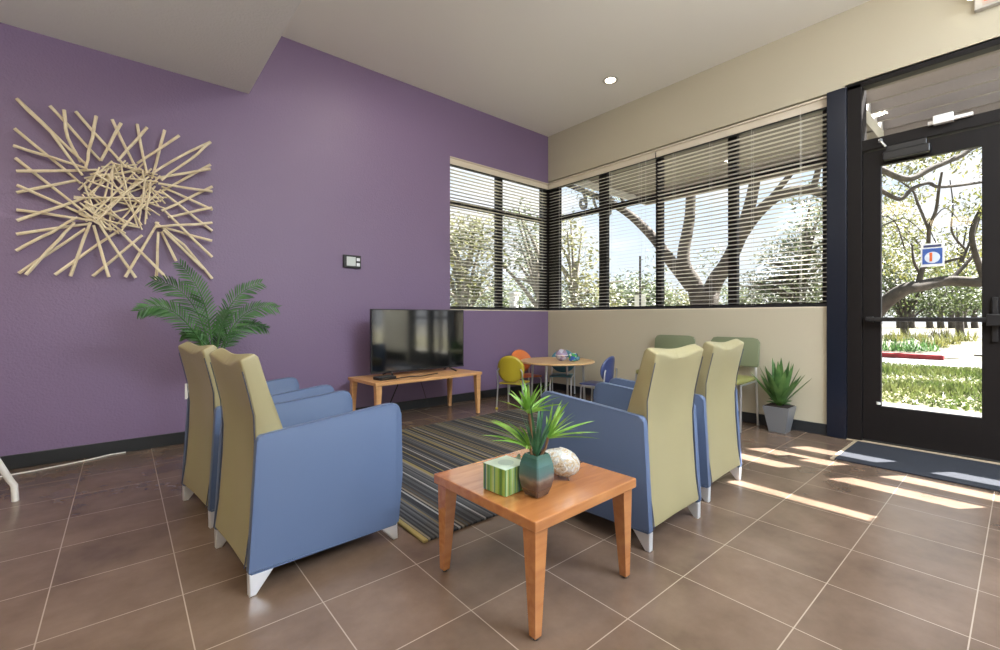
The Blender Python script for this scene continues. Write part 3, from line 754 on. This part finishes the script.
MB().box((-.075, -.045, 0), (.075, .045, .095), .025, 3).build('body', toymat('green_toy', [(.05, .30, .10), (.6, .65, .6), (.05, .12, .40), (.10, .45, .35)], 30), t, smooth=True)
for sx in (-1, 1): MB().lathe([(0, 0), (.022, 0), (.022, .02), (0, .02)], (sx*.045, -.045, .03), 12, Matrix.Rotation(PI/2, 4, 'X')).build('wheel', M['teal'], t)

# ---- sage green side chairs by the beige wall
def side_chair(label, loc, rz):
    t = thing('side_chair', label, 'chair', loc, rz, 'sage green side chairs along the beige wall')
    MB().box((-.20, -.215, .425), (.22, .215, .475), .02, 3).build('seat', M['olive'], t, smooth=True)
    m = Matrix.Translation((-.215, 0, .70)) @ Matrix.Rotation(math.radians(-7), 4, 'Y')
    b = MB(); b.prism([(p[0], p[1]) for p in [(-.225, -.14), (.225, -.14), (.232, -.12), (.232, .10), (.21, .135), (.17, .145), (-.17, .145), (-.21, .135), (-.232, .10), (-.232, -.12)]], -.017, .017, .006, 2,
        mtx=m @ Matrix.Rotation(PI/2, 4, 'Z'))
    b.build('backrest', M['sage'], t, smooth=True)
    for sy in (-1, 1):
        MB().tube([(.20, sy*.22, 0), (.19, sy*.22, .42), (-.15, sy*.22, .43)], .011, 8).build('leg', M['silver'], t, smooth=True)
        MB().tube([(-.215, sy*.22, 0), (-.175, sy*.22, .43), (-.215, sy*.20, .62), (-.222, sy*.18, .66)], .011, 8).build('leg', M['silver'], t, smooth=True)
    return t
s1 = side_chair('sage green side chair by the beige wall, nearer the play table', (4.48, 2.53, 0), PI)
dup(s1, (4.48, 1.89, 0), PI, 'sage green side chair by the beige wall, next to the grey planter')

# ---- chair at the left edge
t = thing('side_chair', 'white tube legged chair with pale blue seat at the left picture edge', 'chair', (-.855, 3.72, 0), math.radians(31))
MB().box((-.22, -.22, .43), (.22, .22, .465), .015, 3).build('seat', mat('pale_blue_shell', (.35, .5, .62), .4), t, smooth=True)
MB().box((-.24, -.22, .55), (-.21, .22, .86), .012, 3).build('backrest', mat('pale_blue_shell_back', (.35, .5, .62), .4), t, smooth=True)
for sx in (-1, 1):
    for sy in (-1, 1):
        MB().tube([(sx*.335, sy*.20, 0), (sx*.33, sy*.20, .09), (sx*.31, sy*.20, .13), (sx*.19, sy*.19, .43)], .0155, 10).build('leg', M['white'], t, smooth=True)
for sy in (-1, 1): MB().tube([(-.19, sy*.19, .43), (-.225, sy*.18, .58)], .0155, 8).build('back_post', M['white'], t)

# ---- grey planter with agave
t = thing('potted_plant', 'spiky green plant in tapered grey square planter by the beige wall', 'plant', (4.585, 1.45, 0))
b = MB(); b.frustum((0, 0, .0), (.135, .135), (0, 0, .235), (.215, .215), .004); b.build('planter', M['terr'], t)
MB().box((-.095, -.095, .236), (.095, .095, .24)).build('soil', M['soil'], t)
r = random.Random(12); b = MB()
for i in range(25):
    a = i*2.4; q = i/24; el = math.radians(86-q*40)+r.uniform(-.08, .08); L = (.44-.10*q)*r.uniform(.9, 1.05)
    d = Vector((math.cos(a)*math.cos(el), math.sin(a)*math.cos(el), math.sin(el))); side = Vector((-math.sin(a), math.cos(a), 0))
    pts = [Vector((0, 0, .235))+Vector((math.cos(a), math.sin(a), 0))*.015+d*L*s for s in (0, .2, .4, .6, .8, 1)]
    pts = [Vector((min(p.x, .135), p.y, p.z)) for p in pts]
    b.blade(pts, [.034, .056, .062, .052, .032, .002], side, .25)
for i in range(14):
    a = i*.45; el = r.uniform(.1, .5); d = Vector((math.cos(a)*math.cos(el), math.sin(a)*math.cos(el), math.sin(el)))
    pts = [Vector((0, 0, .25))+d*.11*s for s in (0, .33, .66, 1)]
    b.blade(pts, [.02, .045, .04, .004], Vector((-math.sin(a), math.cos(a), 0)), .2)
b.build('foliage', M['agave'], t)

# ---- tall palm behind the left armchairs
base = Vector((.505, 3.78, .0))
t = thing('potted_palm', 'tall feathery palm behind the left armchairs against the purple wall', 'plant', base)
MB().lathe([(0, 0), (.12, 0), (.15, .28), (.16, .285), (.16, .30), (.145, .30), (.14, .27), (0, .27)], (0, 0, 0), 28).build('pot', mat('dark_brown_pot', (.05, .04, .035), .4), t, smooth=True)
MB().tube([(0, 0, .26), (.01, 0, .5), (0, 0, .72)], [.02, .016, .012], 8).tube([(.02, .01, .26), (.04, 0, .5), (.03, .0, .70)], [.016, .012, .01], 8).build('trunk', M['stem'], t)
def frond(p0, p1, p2, p3, ln, seed, down=.5):
    r = random.Random(seed); b = MB()
    P0, P1, P2, P3 = [Vector(p) for p in (p0, p1, p2, p3)]
    def bz_(s): return P0*(1-s)**3+P1*3*s*(1-s)**2+P2*3*s*s*(1-s)+P3*s**3
    cs = [bz_(i/14) for i in range(15)]
    b.tube(cs, [.006*(1-.8*i/14)+.0012 for i in range(15)], 6)
    n = 28
    for i in range(n):
        s = .22+.78*i/(n-1); p = bz_(s); tg = (bz_(min(1, s+.02))-bz_(s-.02)).normalized()
        nrm = Vector((0, -1, .25)).normalized()
        lat = tg.cross(nrm).normalized()
        L = ln*math.sin(PI*min(1, .18+.82*(1-s)*1.0+.05))**.6*r.uniform(.88, 1.08)
        L = ln*(.35+.65*math.sin(PI*(.15+.8*(s-.2)/.8)))*r.uniform(.9, 1.1)
        for sd in (-1, 1):
            d = (tg*.9+lat*sd*.8+nrm*r.uniform(-.35, .45)).normalized()
            pts = [p+d*L*q+Vector((0, 0, -down*L*q*q*.45)) for q in (0, .3, .6, .85, 1)]
            wd = (nrm.cross(d)).normalized(); wd = Matrix.Rotation(r.uniform(-.7, .7), 3, d) @ wd
            b.blade(pts, [.004, .011, .0105, .006, .0008], wd, .1)
    return b
top = Vector((.0, 0, .70))
for k, (tip, mid, ln) in enumerate([
        ((-.42, -.05, 1.09), (-.26, -.02, 1.20), .12), ((-.33, .10, 1.30), (-.12, .05, 1.26), .14), ((-.20, -.02, 1.41), (-.05, .0, 1.24), .12),
        ((.30, .02, 1.31), (.08, .02, 1.22), .12), ((.40, -.04, 1.12), (.18, -.02, 1.16), .11), ((.36, .1, .96), (.20, .05, 1.03), .10),
        ((-.18, .1, .92), (-.10, .02, .96), .09), ((.12, .2, 1.10), (.05, .12, 1.02), .09)]):
    m1 = Vector(mid); tp = Vector(tip)
    frond(top, top.lerp(m1, .5)+Vector((0, 0, .05)), m1, tp, ln, k+20).build('frond', M['palm'], t)

# ================================================================== OUTSIDE
struct(MB().box((CX+TH, -30, -.12), (7.3, 40, -.02)).build('patio_ground', M['concrete']))
struct(MB().box((-40, CY+TH, -.13), (CX+TH, 40, -.03)).build('side_lawn_ground', M['lawn']))
struct(MB().box((-40, -30, -.13), (CX+TH, YB-.2, -.03)).build('rear_patio_ground', M['concrete']))
struct(MB().box((7.3, -40, -.13), (13.6, 60, -.03)).build('lawn_ground', M['lawn']))
struct(MB().box((13.6, -40, -.14), (15.6, 60, -.035)).build('road_ground', M['asphalt']))
struct(MB().box((15.6, -40, -.14), (90, 90, -.04)).build('bed_ground', M['bed']))
struct(MB().box((32, -60, -.1), (45, 120, -.02)).build('far_road_ground', M['asphalt']))
t = tag(MB().box((15.6, 1.3, -.04), (15.85, 20, .09), .03).build('curb', M['curb']), 'red painted kerb across the drive seen through the door', 'kerb')
tag(MB().box((15.65, -12, -.04), (19.5, .6, .0), .01).box((18, -2, -.04), (30, 0.9, .01), .01).build('side_path', M['concrete']), 'pale concrete path leading away beyond the red kerb', 'path')
# grass
r = random.Random(5); vs, fs = [], []
for i in range(26000):
    x = 7.35+r.random()*6.2; y = r.uniform(-2.4, 4.2) if i < 22000 else r.uniform(4, 14)
    h = r.uniform(.03, .085)*(1+.5*math.sin(x*2.1+y*1.3)); a = r.uniform(0, PI); w = .018; k = len(vs); lx, ly = r.uniform(-.05, .05), r.uniform(-.05, .05)
    vs += [(x-w*math.cos(a), y-w*math.sin(a), -.03), (x+w*math.cos(a), y+w*math.sin(a), -.03), (x+lx, y+ly, h-.03)]; fs.append((k, k+1, k+2))
tag(raw('grass', vs, fs, M['grass']), 'fresh green grass strip between the patio and the drive', 'grass', kind='stuff')

def leaves(name, blobs, size, m, parent, seed, up=False):
    r = random.Random(seed); vs, fs = [], []
    for (c, rad, n) in blobs:
        c = Vector(c); rad = Vector(rad) if not isinstance(rad, (int, float)) else Vector((rad,)*3)
        for i in range(n):
            while True:
                q = Vector((r.uniform(-1, 1), r.uniform(-1, 1), r.uniform(-1, 1)))
                if q.length < 1: break
            q = q*(.55+.45*r.random())/max(.35, q.length**.4)
            p = c+Vector((q.x*rad.x, q.y*rad.y, q.z*rad.z))
            a = Vector((r.gauss(0, 1), r.gauss(0, 1), r.gauss(0, 1))).normalized(); b = a.orthogonal().normalized(); s = size*r.uniform(.6, 1.3)
            k = len(vs); vs += [p-a*s, p+b*s*.5, p+a*s, p-b*s*.5]; fs.append((k, k+1, k+2, k+3))
    return raw(name, vs, fs, m, parent)
def wig(pts, seed, amt):
    r = random.Random(seed); out = []
    for i in range(len(pts)-1):
        for j in range(4):
            p = pts[i].lerp(pts[i+1], j/4)
            if i+j: p = p+Vector((r.uniform(-1, 1), r.uniform(-1, 1), r.uniform(-1, 1)))*amt
            out.append(p)
    out.append(pts[-1]); return out
def smooth_path(pts):
    n = len(pts); out = []
    for i in range(n-1):
        p0 = pts[max(i-1, 0)]; p1 = pts[i]; p2 = pts[i+1]; p3 = pts[min(i+2, n-1)]
        for j in range(5):
            s = j/5
            out.append(.5*((2*p1)+(p2-p0)*s+(2*p0-5*p1+4*p2-p3)*s*s+(3*p1-p0-3*p2+p3)*s**3))
    out.append(pts[-1]); return out
def limbs(mb, paths):
    for pts, r0, r1 in paths:
        sp = smooth_path(pts); n = len(sp)
        mb.tube(sp, [r0+(r1-r0)*i/(n-1) for i in range(n)], 10)
    return mb
# big live oak outside the corner windows
g0 = P(702, 369, 9); 
def Q(*a): return [P(u, v, d) for u, v, d in a]
t = thing('oak_tree', 'large forked live oak trunk just outside the beige wall windows', 'tree', (g0.x, g0.y, -.03))
ofs = Vector((g0.x, g0.y, -.03))
def loc(paths): return [([p-ofs for p in a], b, c) for a, b, c in paths]
limbs(MB(), loc([
    (Q((704, 371, 9), (704, 335, 9), (704, 300, 9), (703, 292, 9)), 0.284, 0.258), (Q((707, 320, 9), (713, 286, 9), (728, 262, 8.8), (743, 228, 8.6), (752, 196, 8.4), (760, 150, 8.2)), 0.190, 0.083),
    (Q((701, 320, 9), (695, 286, 9), (685, 268, 9), (684, 250, 9), (690, 215, 9), (691, 170, 9), (694, 130, 9)), 0.172, 0.064), (Q((692, 288, 9), (670, 260, 9.1), (652, 236, 9.3), (626, 212, 9.5), (596, 196, 9.8), (560, 182, 10)), 0.129, 0.046),
    (Q((741, 236, 8.6), (757, 214, 8.4), (780, 195, 8.2), (812, 190, 8.0), (850, 205, 7.8), (872, 190, 7.7)), 0.113, 0.064), (Q((760, 212, 8.4), (776, 192, 8.2), (792, 172, 8), (806, 150, 7.9)), 0.061, 0.037),
    (Q((812, 192, 8), (818, 170, 7.9), (822, 140, 7.8)), 0.061, 0.037), (Q((626, 212, 9.5), (618, 190, 9.5), (600, 170, 9.6)), 0.044, 0.018)])).build('trunk', M['bark'], t, smooth=True)
leaves('foliage', [(P(600, 190, 10)-ofs, (.9, .9, .6), 350), (P(700, 100, 9)-ofs, (3, 3, .9), 1800), (P(800, 120, 9)-ofs, (2.5, 2.5, .8), 1400), (P(820, 195, 8.4)-ofs, (.7, .7, .35), 220), (P(660, 262, 11)-ofs, (.5, .5, .5), 90), (P(715, 262, 11)-ofs, (.6, .6, .6), 110), (P(560, 150, 11)-ofs, (2, 2, .8), 600)], .055, M['oakleaf'], t, 3)
# oak seen through the door
g1 = P(872, 352, 13)
t = thing('oak_tree', 'spreading live oak with a long low limb seen through the door', 'tree', (g1.x, g1.y, -.03)); ofs = Vector((g1.x, g1.y, -.03))
dd = 12.5
limbs(MB(), loc([
    (Q((862, 354, 13), (866, 330, 13), (882, 306, 12.8), (903, 290, dd), (920, 286, dd), (946, 281, dd), (984, 282, 12), (1010, 276, 11.8)), 0.211, 0.124),
    (Q((866, 330, 13), (860, 290, 13.2), (858, 240, 13.4), (860, 200, 13.4)), 0.186, 0.099),
    (Q((918, 288, dd), (923, 268, dd), (938, 264, dd), (960, 258, dd)), 0.081, 0.031), (Q((950, 281, dd), (964, 266, dd), (978, 250, dd)), 0.068, 0.031), (Q((921, 275, dd), (914, 262, dd), (912, 245, dd)), 0.043, 0.019),
    (Q((860, 160, 11), (882, 170, 11), (908, 179, 11), (932, 168, 11), (960, 156, 11), (974, 147, 11), (1000, 140, 11)), 0.081, 0.056),
    (Q((865, 180, 11.5), (882, 191, 11.5), (900, 199, 11.5), (912, 189, 11.5), (928, 183, 11.5), (940, 187, 11.5), (976, 183, 11.5), (1000, 178, 11.5)), 0.062, 0.031),
    (Q((929, 262, 12.5), (929, 230, 12), (936, 210, 11.8), (939, 188, 11.5), (942, 172, 11.4)), 0.050, 0.025), (Q((929, 230, 12), (918, 204, 12), (912, 190, 12), (895, 178, 12)), 0.037, 0.019),
    (Q((966, 250, 12.5), (952, 232, 12.5), (953, 205, 12.5), (950, 180, 12.5)), 0.031, 0.012), (Q((985, 282, 12), (972, 240, 12), (978, 215, 12), (992, 195, 12)), 0.074, 0.043), (Q((962, 262, 12), (972, 236, 12), (982, 206, 12)), 0.031, 0.019),
    (Q((905, 250, 12), (895, 222, 12), (880, 215, 12)), 0.019, 0.012), (Q((929, 225, 12), (945, 208, 12), (960, 222, 12)), 0.019, 0.009), (Q((882, 226, 12), (905, 219, 12), (925, 235, 12)), 0.019, 0.009)])).build('trunk', M['bark'], t, smooth=True)
leaves('foliage', [(P(898, 165, 12)-ofs, (1, 1, .5), 500), (P(940, 148, 12)-ofs, (1.2, 1.2, .45), 600), (P(968, 205, 12)-ofs, (.7, .7, .5), 190), (P(908, 195, 13)-ofs, (.8, .8, .6), 330), (P(892, 240, 14)-ofs, (.9, .9, 1.1), 650), (P(915, 268, 14)-ofs, (1, 1, .6), 420), (P(966, 262, 14)-ofs, (.8, .8, .7), 350), (P(975, 160, 12)-ofs, (.5, .8, .6), 160)], .06, M['yleaf'], t, 8)
# further trees
def tree(label, u, v, depth, ground, crowns, lm, bm, seed, size, trunk_r=.18, name='leafy_tree', branches=()):
    g = P(u, Y0+F_PX*(CAM_H+.03)/depth, depth); o = thing(name, label, 'tree', (g.x, g.y, -.03), 0, 'trees outside the windows'); ofs = Vector((g.x, g.y, -.03))
    tp = P(u+3, v, depth)-ofs
    mb = MB(); limbs(mb, [([Vector((0, 0, 0)), Vector((.05, .05, tp.z*.5)), tp], trunk_r, trunk_r*.5)])
    r = random.Random(seed)
    for (cu, cv, dd, rad, n) in crowns:
        c = P(cu, cv, depth+dd)-ofs
        for k in range(3):
            e = c+Vector((r.uniform(-.6, .6)*rad, r.uniform(-.6, .6)*rad, r.uniform(-.2, .7)*rad))
            s = Vector((.05, .05, tp.z*r.uniform(.3, .9)))
            limbs(mb, [([s, s.lerp(e, .5)+Vector((0, 0, .15*rad)), e], trunk_r*.35, .02)])
    mb.build('trunk', bm, o, smooth=True)
    leaves('foliage', [(P(cu, cv, depth+dd)-ofs, (rad, rad, rad*.8), n) for cu, cv, dd, rad, n in crowns], size, lm, o, seed+1)
    return o
tree('yellow green spring tree filling the left half of the left window', 462, 260, 11, 0, [(462, 262, 0, 1.3, 1700), (440, 235, 1, 1.2, 900), (478, 235, 0, .8, 650), (455, 300, 0, 1.2, 700), (485, 285, 1, .8, 350)], M['yleaf'], M['barkl'], 31, .065, .16)
tree('leaning grey branched tree in the right half of the left window', 545, 262, 11.5, 0, [(520, 225, 0, .9, 700), (535, 260, 1, .8, 450), (512, 255, 0, .7, 350), (540, 295, 1, 1, 450)], M['gleaf'], M['barkl'], 33, .06, .2)
tree('pale green tree just right of the room corner', 574, 262, 15, 0, [(566, 262, 0, 1.6, 1200), (588, 300, 0, 1.4, 900), (562, 232, 0, 1.0, 500), (600, 318, 0, 1.6, 700)], M['yleaf'], M['barkl'], 35, .08)
tree('dark rounded tree low behind the street sign', 632, 296, 19, 0, [(632, 296, 0, 1.6, 1500), (616, 306, 0, 1.2, 700), (655, 300, 0, 1.3, 800)], M['gleaf'], M['barkl'], 37, .09)
tree('low green tree between the forked oak limbs and corner', 676, 300, 24, 0, [(672, 308, 0, 1.8, 900), (690, 312, 0, 1.5, 500)], M['yleaf'], M['barkl'], 39, .1)
tree('dense grey green oak filling the pane beside the door column', 800, 262, 14, 0, [(812, 240, 0, 1.2, 1300), (784, 258, 0, 1.0, 900), (822, 275, 0, 1.3, 1300), (795, 290, 0, 1.4, 1300), (760, 300, 1, 1.2, 900), (828, 215, 0, .8, 500), (750, 285, 0, .8, 330)], M['oakleaf'], M['bark'], 41, .06, .25, 'oak_tree')
tree('airy green tree behind the low oak limb in the door view', 905, 300, 24, 0, [(905, 285, 0, 2.4, 1700), (945, 292, 0, 2.2, 1500), (985, 285, 0, 2.2, 1300), (880, 262, 0, 2.0, 900), (865, 230, 3, 2.2, 600)], M['gleaf'], M['bark'], 43, .10, .2)
tree('tall yellow green tree high behind the door decal', 960, 250, 26, 0, [(905, 235, 0, 1.9, 700), (890, 205, 0, 1.6, 400), (965, 245, 0, 2.0, 700), (985, 215, 0, 1.4, 300)], M['yleaf'], M['bark'], 45, .10, .2)
for k, (u, h) in enumerate(((900, 306), (912, 304), (930, 305), (941, 303), (952, 305), (964, 304), (975, 305))):
    tree('%s slim tree trunk in the far row beyond the street' % ('first', 'second', 'third', 'fourth', 'fifth', 'sixth', 'seventh')[k], u, h, 42, 0, [(u+2, 303, 2, 2.4, 260)], M['gleaf'], M['bark'], 60+k, .16, .28)
    C.objects[-1]
for k, (u, d) in enumerate(((470, 45), (520, 40), (575, 45), (620, 50), (660, 55), (720, 50), (770, 45), (815, 45), (880, 70), (940, 75), (1000, 70))):
    g = P(u, Y0, d); o = thing('distant_tree', 'distant hazy green tree on the horizon behind ' + ('the left window tree', 'the leaning grey tree', 'the pale corner tree', 'the street sign', 'the left oak limb', 'the forked oak trunk', 'the right oak limb', 'the dense grey green oak', 'the low door oak limb', 'the middle of the far trunks', 'the door latch stile')[k], 'tree', (g.x, g.y, -.04), 0, 'distant trees on the horizon')
    MB().tube([(0, 0, 0), (0, 0, 2.5)], [.3, .2], 8).build('trunk', M['bark'], o)
    leaves('foliage', [((0, 0, 3.0), (3.4, 3.4, 2.2), 900), ((1.5, -2, 2.2), (2.4, 2.4, 1.6), 350), ((-1.5, 2, 2.2), (2.4, 2.4, 1.6), 350)], .2, M['gleaf'] if k % 2 else M['oakleaf'], o, 80+k)
# shrubs in the bed behind the kerb
r = random.Random(77)
for k, (u, v) in enumerate(((886, 350), (900, 351), (912, 350), (924, 351), (934, 347), (948, 344), (893, 341), (915, 340), (940, 337), (965, 341))):
    d = F_PX*1.09/(v-Y0); g = P(u, v, d)
    dark = v > 349
    o = thing('spiky_shrub' if dark else 'low_shrub', ('dark spiky shrub behind the red kerb, ' if dark else 'pale dry shrub in the planting bed, ') + ('at its left end', 'second from left', 'third from left', 'fourth from left', 'past the kerb end', 'near the pale path', 'left of the bed', 'middle of the bed', 'far right of the bed', 'beside the pale path')[k], 'shrub', (g.x, g.y, -.04), 0, 'shrubs beyond the kerb')
    b = MB()
    for i in range(60 if dark else 120):
        a = r.uniform(0, 2*PI); el = r.uniform(.3, 1.4); L = r.uniform(.25, .5)*(1 if dark else 1.3); dv = Vector((math.cos(a)*math.cos(el), math.sin(a)*math.cos(el), math.sin(el)))
        s = Vector((r.uniform(-.35, .35), r.uniform(-.35, .35), 0))
        b.blade([s, s+dv*L*.5, s+dv*L], [.03, .03, .003], Vector((-math.sin(a), math.cos(a), 0)))
    b.build('foliage', M['agave'] if dark else M['yleaf'], o)
# signs and posts
t = thing('street_sign', 'thin dark signpost with a small white sign outside the windows', 'sign', P(640, Y0, 13)*1.0)
t.location.z = -.03
MB().tube([(0, 0, 0), (0, 0, 2.85)], .03, 8).build('post', M['black'], t)
MB().box((-.01, -.16, 1.35), (.01, .16, 1.72), .004).build('sign_plate', M['white'], t)
t.rotation_euler = (0, 0, YAW)
g = P(514, Y0, 9.5)
t = thing('white_post', 'slim white post standing outside the left window', 'post', (g.x, g.y, -.03)); MB().box((-.07, -.07, 0), (.07, .07, 1.55), .006).build('shaft', M['stone'], t); MB().box((-.085, -.085, 1.55), (.085, .085, 1.6), .006).build('cap', M['stone'], t)

# ---- pergola over the entrance
t = thing('pergola', 'painted pergola of parallel slats over the entrance outside', 'pergola', (0, 0, 0))
for k in range(7):
    x1 = 5.437+.305*(k-1)
    if x1 > 6.9: break
    MB().box((x1, -3.4, 3.1), (x1+.04, 1.0, 3.3), .003).build('slat', M['pergola'], t)
MB().box((6.38, -3.4, 3.04), (6.62, 1.0, 3.32), .004).build('beam', M['pergola'], t)
MB().box((CX+TH+.003, 1.0, 3.08), (7.1, 1.07, 3.36), .004).build('rafter', M['pergw'], t)
MB().box((CX+TH+.003, -3.5, 3.08), (7.1, -3.4, 3.36), .004).build('rafter', M['pergw'], t)
MB().box((7.06, -3.5, 3.04), (7.16, 4.35, 3.38), .004).build('outer_beam', M['pergola'], t)
for y in (-3.45, 1.45): MB().box((7.05, y-.07, -.03), (7.19, y+.07, 3.04), .005).build('post', M['pergola'], t)
# boarded canopy in front of the corner windows
t = thing('boarded_canopy', 'tan slatted canopy over the patio outside the corner windows', 'canopy', (0, 0, 0))
for k in range(14):
    x = CX+TH+.003+.154*k
    MB().box((x, 1.075, 3.14+.012*(k % 2)), (x+.142, 4.35, 3.20+.012*(k % 2)), .003).build('board', M['pergola'], t)
for y in (1.9, 2.9, 3.8): MB().box((CX+TH+.003, y, 3.2), (7.05, y+.06, 3.36)).build('rafter', M['pergola'], t)
MB().box((CX+TH+.003, 4.35, 3.05), (7.16, 4.40, 3.36)).build('fascia', M['pergw'], t)
t = thing('address_numerals', 'grey address numerals 826 hanging from the canopy edge, seen from behind', 'numerals', (5.75, 4.415, 2.84))
for k, ch in enumerate('826'): text(ch, .44, ((1-k)*.31, .0, 0), (PI/2, 0, PI), M['numeral'], 'numeral', t, .012)
MB().box((-.5, -.012, .15), (.5, .012, .175)).box((-.42, -.012, .17), (-.40, .012, .25)).box((.40, -.012, .17), (.42, .012, .25)).build('hanging_bar', M['numeral'], t)

# added unseen slabs keeping direct sun out of the windows behind the camera
struct(MB().box((XL-.4, YB-1.9, 3.0), (CX+1.2, YB-.2, 3.1)).build('rear_sun_block', M['pergola']))
struct(MB().box((CX+TH+.01, -5.5, 3.39), (7.2, -3.6, 3.45)).build('side_sun_block', M['pergola']))

# ================================================================== LIGHT
W = bpy.data.worlds.new('sky'); SC.world = W; W.use_nodes = True; nt = W.node_tree; bg = nt.nodes['Background']
tc = nt.nodes.new('ShaderNodeTexCoord'); sp = nt.nodes.new('ShaderNodeSeparateXYZ'); nt.links.new(tc.outputs['Generated'], sp.inputs[0])
r = nt.nodes.new('ShaderNodeValToRGB'); e = r.color_ramp.elements
e[0].position = 0; e[0].color = (.84, .90, .96, 1); e[1].position = .75; e[1].color = (.36, .56, .90, 1); q = e.new(.3); q.color = (.62, .78, .97, 1)
nt.links.new(sp.outputs[2], r.inputs['Fac'])
n = nt.nodes.new('ShaderNodeTexNoise'); n.inputs['Scale'].default_value = 3.2; n.inputs['Detail'].default_value = 7
mp = nt.nodes.new('ShaderNodeMapping'); mp.inputs['Scale'].default_value = (1, 1, 2.6); nt.links.new(tc.outputs['Generated'], mp.inputs['Vector']); nt.links.new(mp.outputs['Vector'], n.inputs['Vector'])
r3 = nt.nodes.new('ShaderNodeValToRGB'); r3.color_ramp.elements[0].position = .46; r3.color_ramp.elements[1].position = .62; nt.links.new(n.outputs['Fac'], r3.inputs['Fac'])
mx = nt.nodes.new('ShaderNodeMix'); mx.data_type = 'RGBA'; mx.inputs['B'].default_value = (.98, .98, 1, 1)
nt.links.new(r3.outputs['Color'], mx.inputs['Factor']); nt.links.new(r.outputs['Color'], mx.inputs['A']); nt.links.new(mx.outputs['Result'], bg.inputs['Color'])
bg.inputs['Strength'].default_value = .95

sun = bpy.data.lights.new('sun', 'SUN'); sun.energy = 34; sun.angle = math.radians(.35); sun.color = (1, .97, .93)
so = bpy.data.objects.new('sun', sun); C.objects.link(so)
so.rotation_euler = Vector((1, -.68, 1.56)).to_track_quat('Z', 'Y').to_euler(); so.location = (10, -6, 12)

def lamp(name, x, y, z, sx, sy, e_, col, spread=PI):
    l = bpy.data.lights.new(name, 'AREA'); l.shape = 'RECTANGLE'; l.size = sx; l.size_y = sy; l.energy = e_; l.color = col; l.spread = spread
    o = bpy.data.objects.new(name, l); C.objects.link(o); o.location = (x, y, z); return o
# added fill lamps: down and up behind the camera, small warm ones ahead
for x, y in ((-3.6, -2.6), (-3.6, 1.0), (-1.2, -2.6), (-1.2, 1.6)):
    lamp('overhead_fill', x, y, 3.03, 1.2, .6, 20, (1, .77, .45))  # added warm fill on the left, not a fitting of the room
for x, y in ((1.6, -3.0), (3.2, -3.0), (2.4, -1.6)):
    lamp('overhead_fill', x, y, CH-.03, 1.2, .6, 105, (.72, .85, 1))  # added cool fill that strengthens the daylight side, no panel fitted
for x, y, e_ in ((2.2, -2.3, 80), (1.2, -1.2, 115), (-1.3, -.6, 45), (-1.9, 2.2, 36)):
    l = lamp('upward_fill', x, y, 2.2, 1.4, .2, e_, (.97, .98, 1)); l.rotation_euler = (PI, 0, 0)  # added upward fill to brighten the ceiling, nothing hangs here
for x, y in ((2.0, 3.2), (2.2, 1.2)):
    lamp('small_warm_fill', x, y, CH-.02, .12, .12, 10, (1, .92, .78))  # added warm fill without fixtures, apart from the built downlight

# ================================================================== CAMERA
cam = bpy.data.cameras.new('camera'); co = bpy.data.objects.new('camera', cam); C.objects.link(co)
cam.sensor_width = 36; cam.lens = 36*F_PX/1000; cam.shift_y = -(325-Y0)/1000; cam.clip_start = .05; cam.clip_end = 500
co.location = (0, 0, CAM_H); co.rotation_euler = (PI/2, 0, YAW-PI/2)
SC.camera = co
vs_ = SC.view_settings; vs_.view_transform = 'Standard'; vs_.look = 'None'; vs_.gamma = 1; vs_.use_curve_mapping = False; vs_.exposure = .4
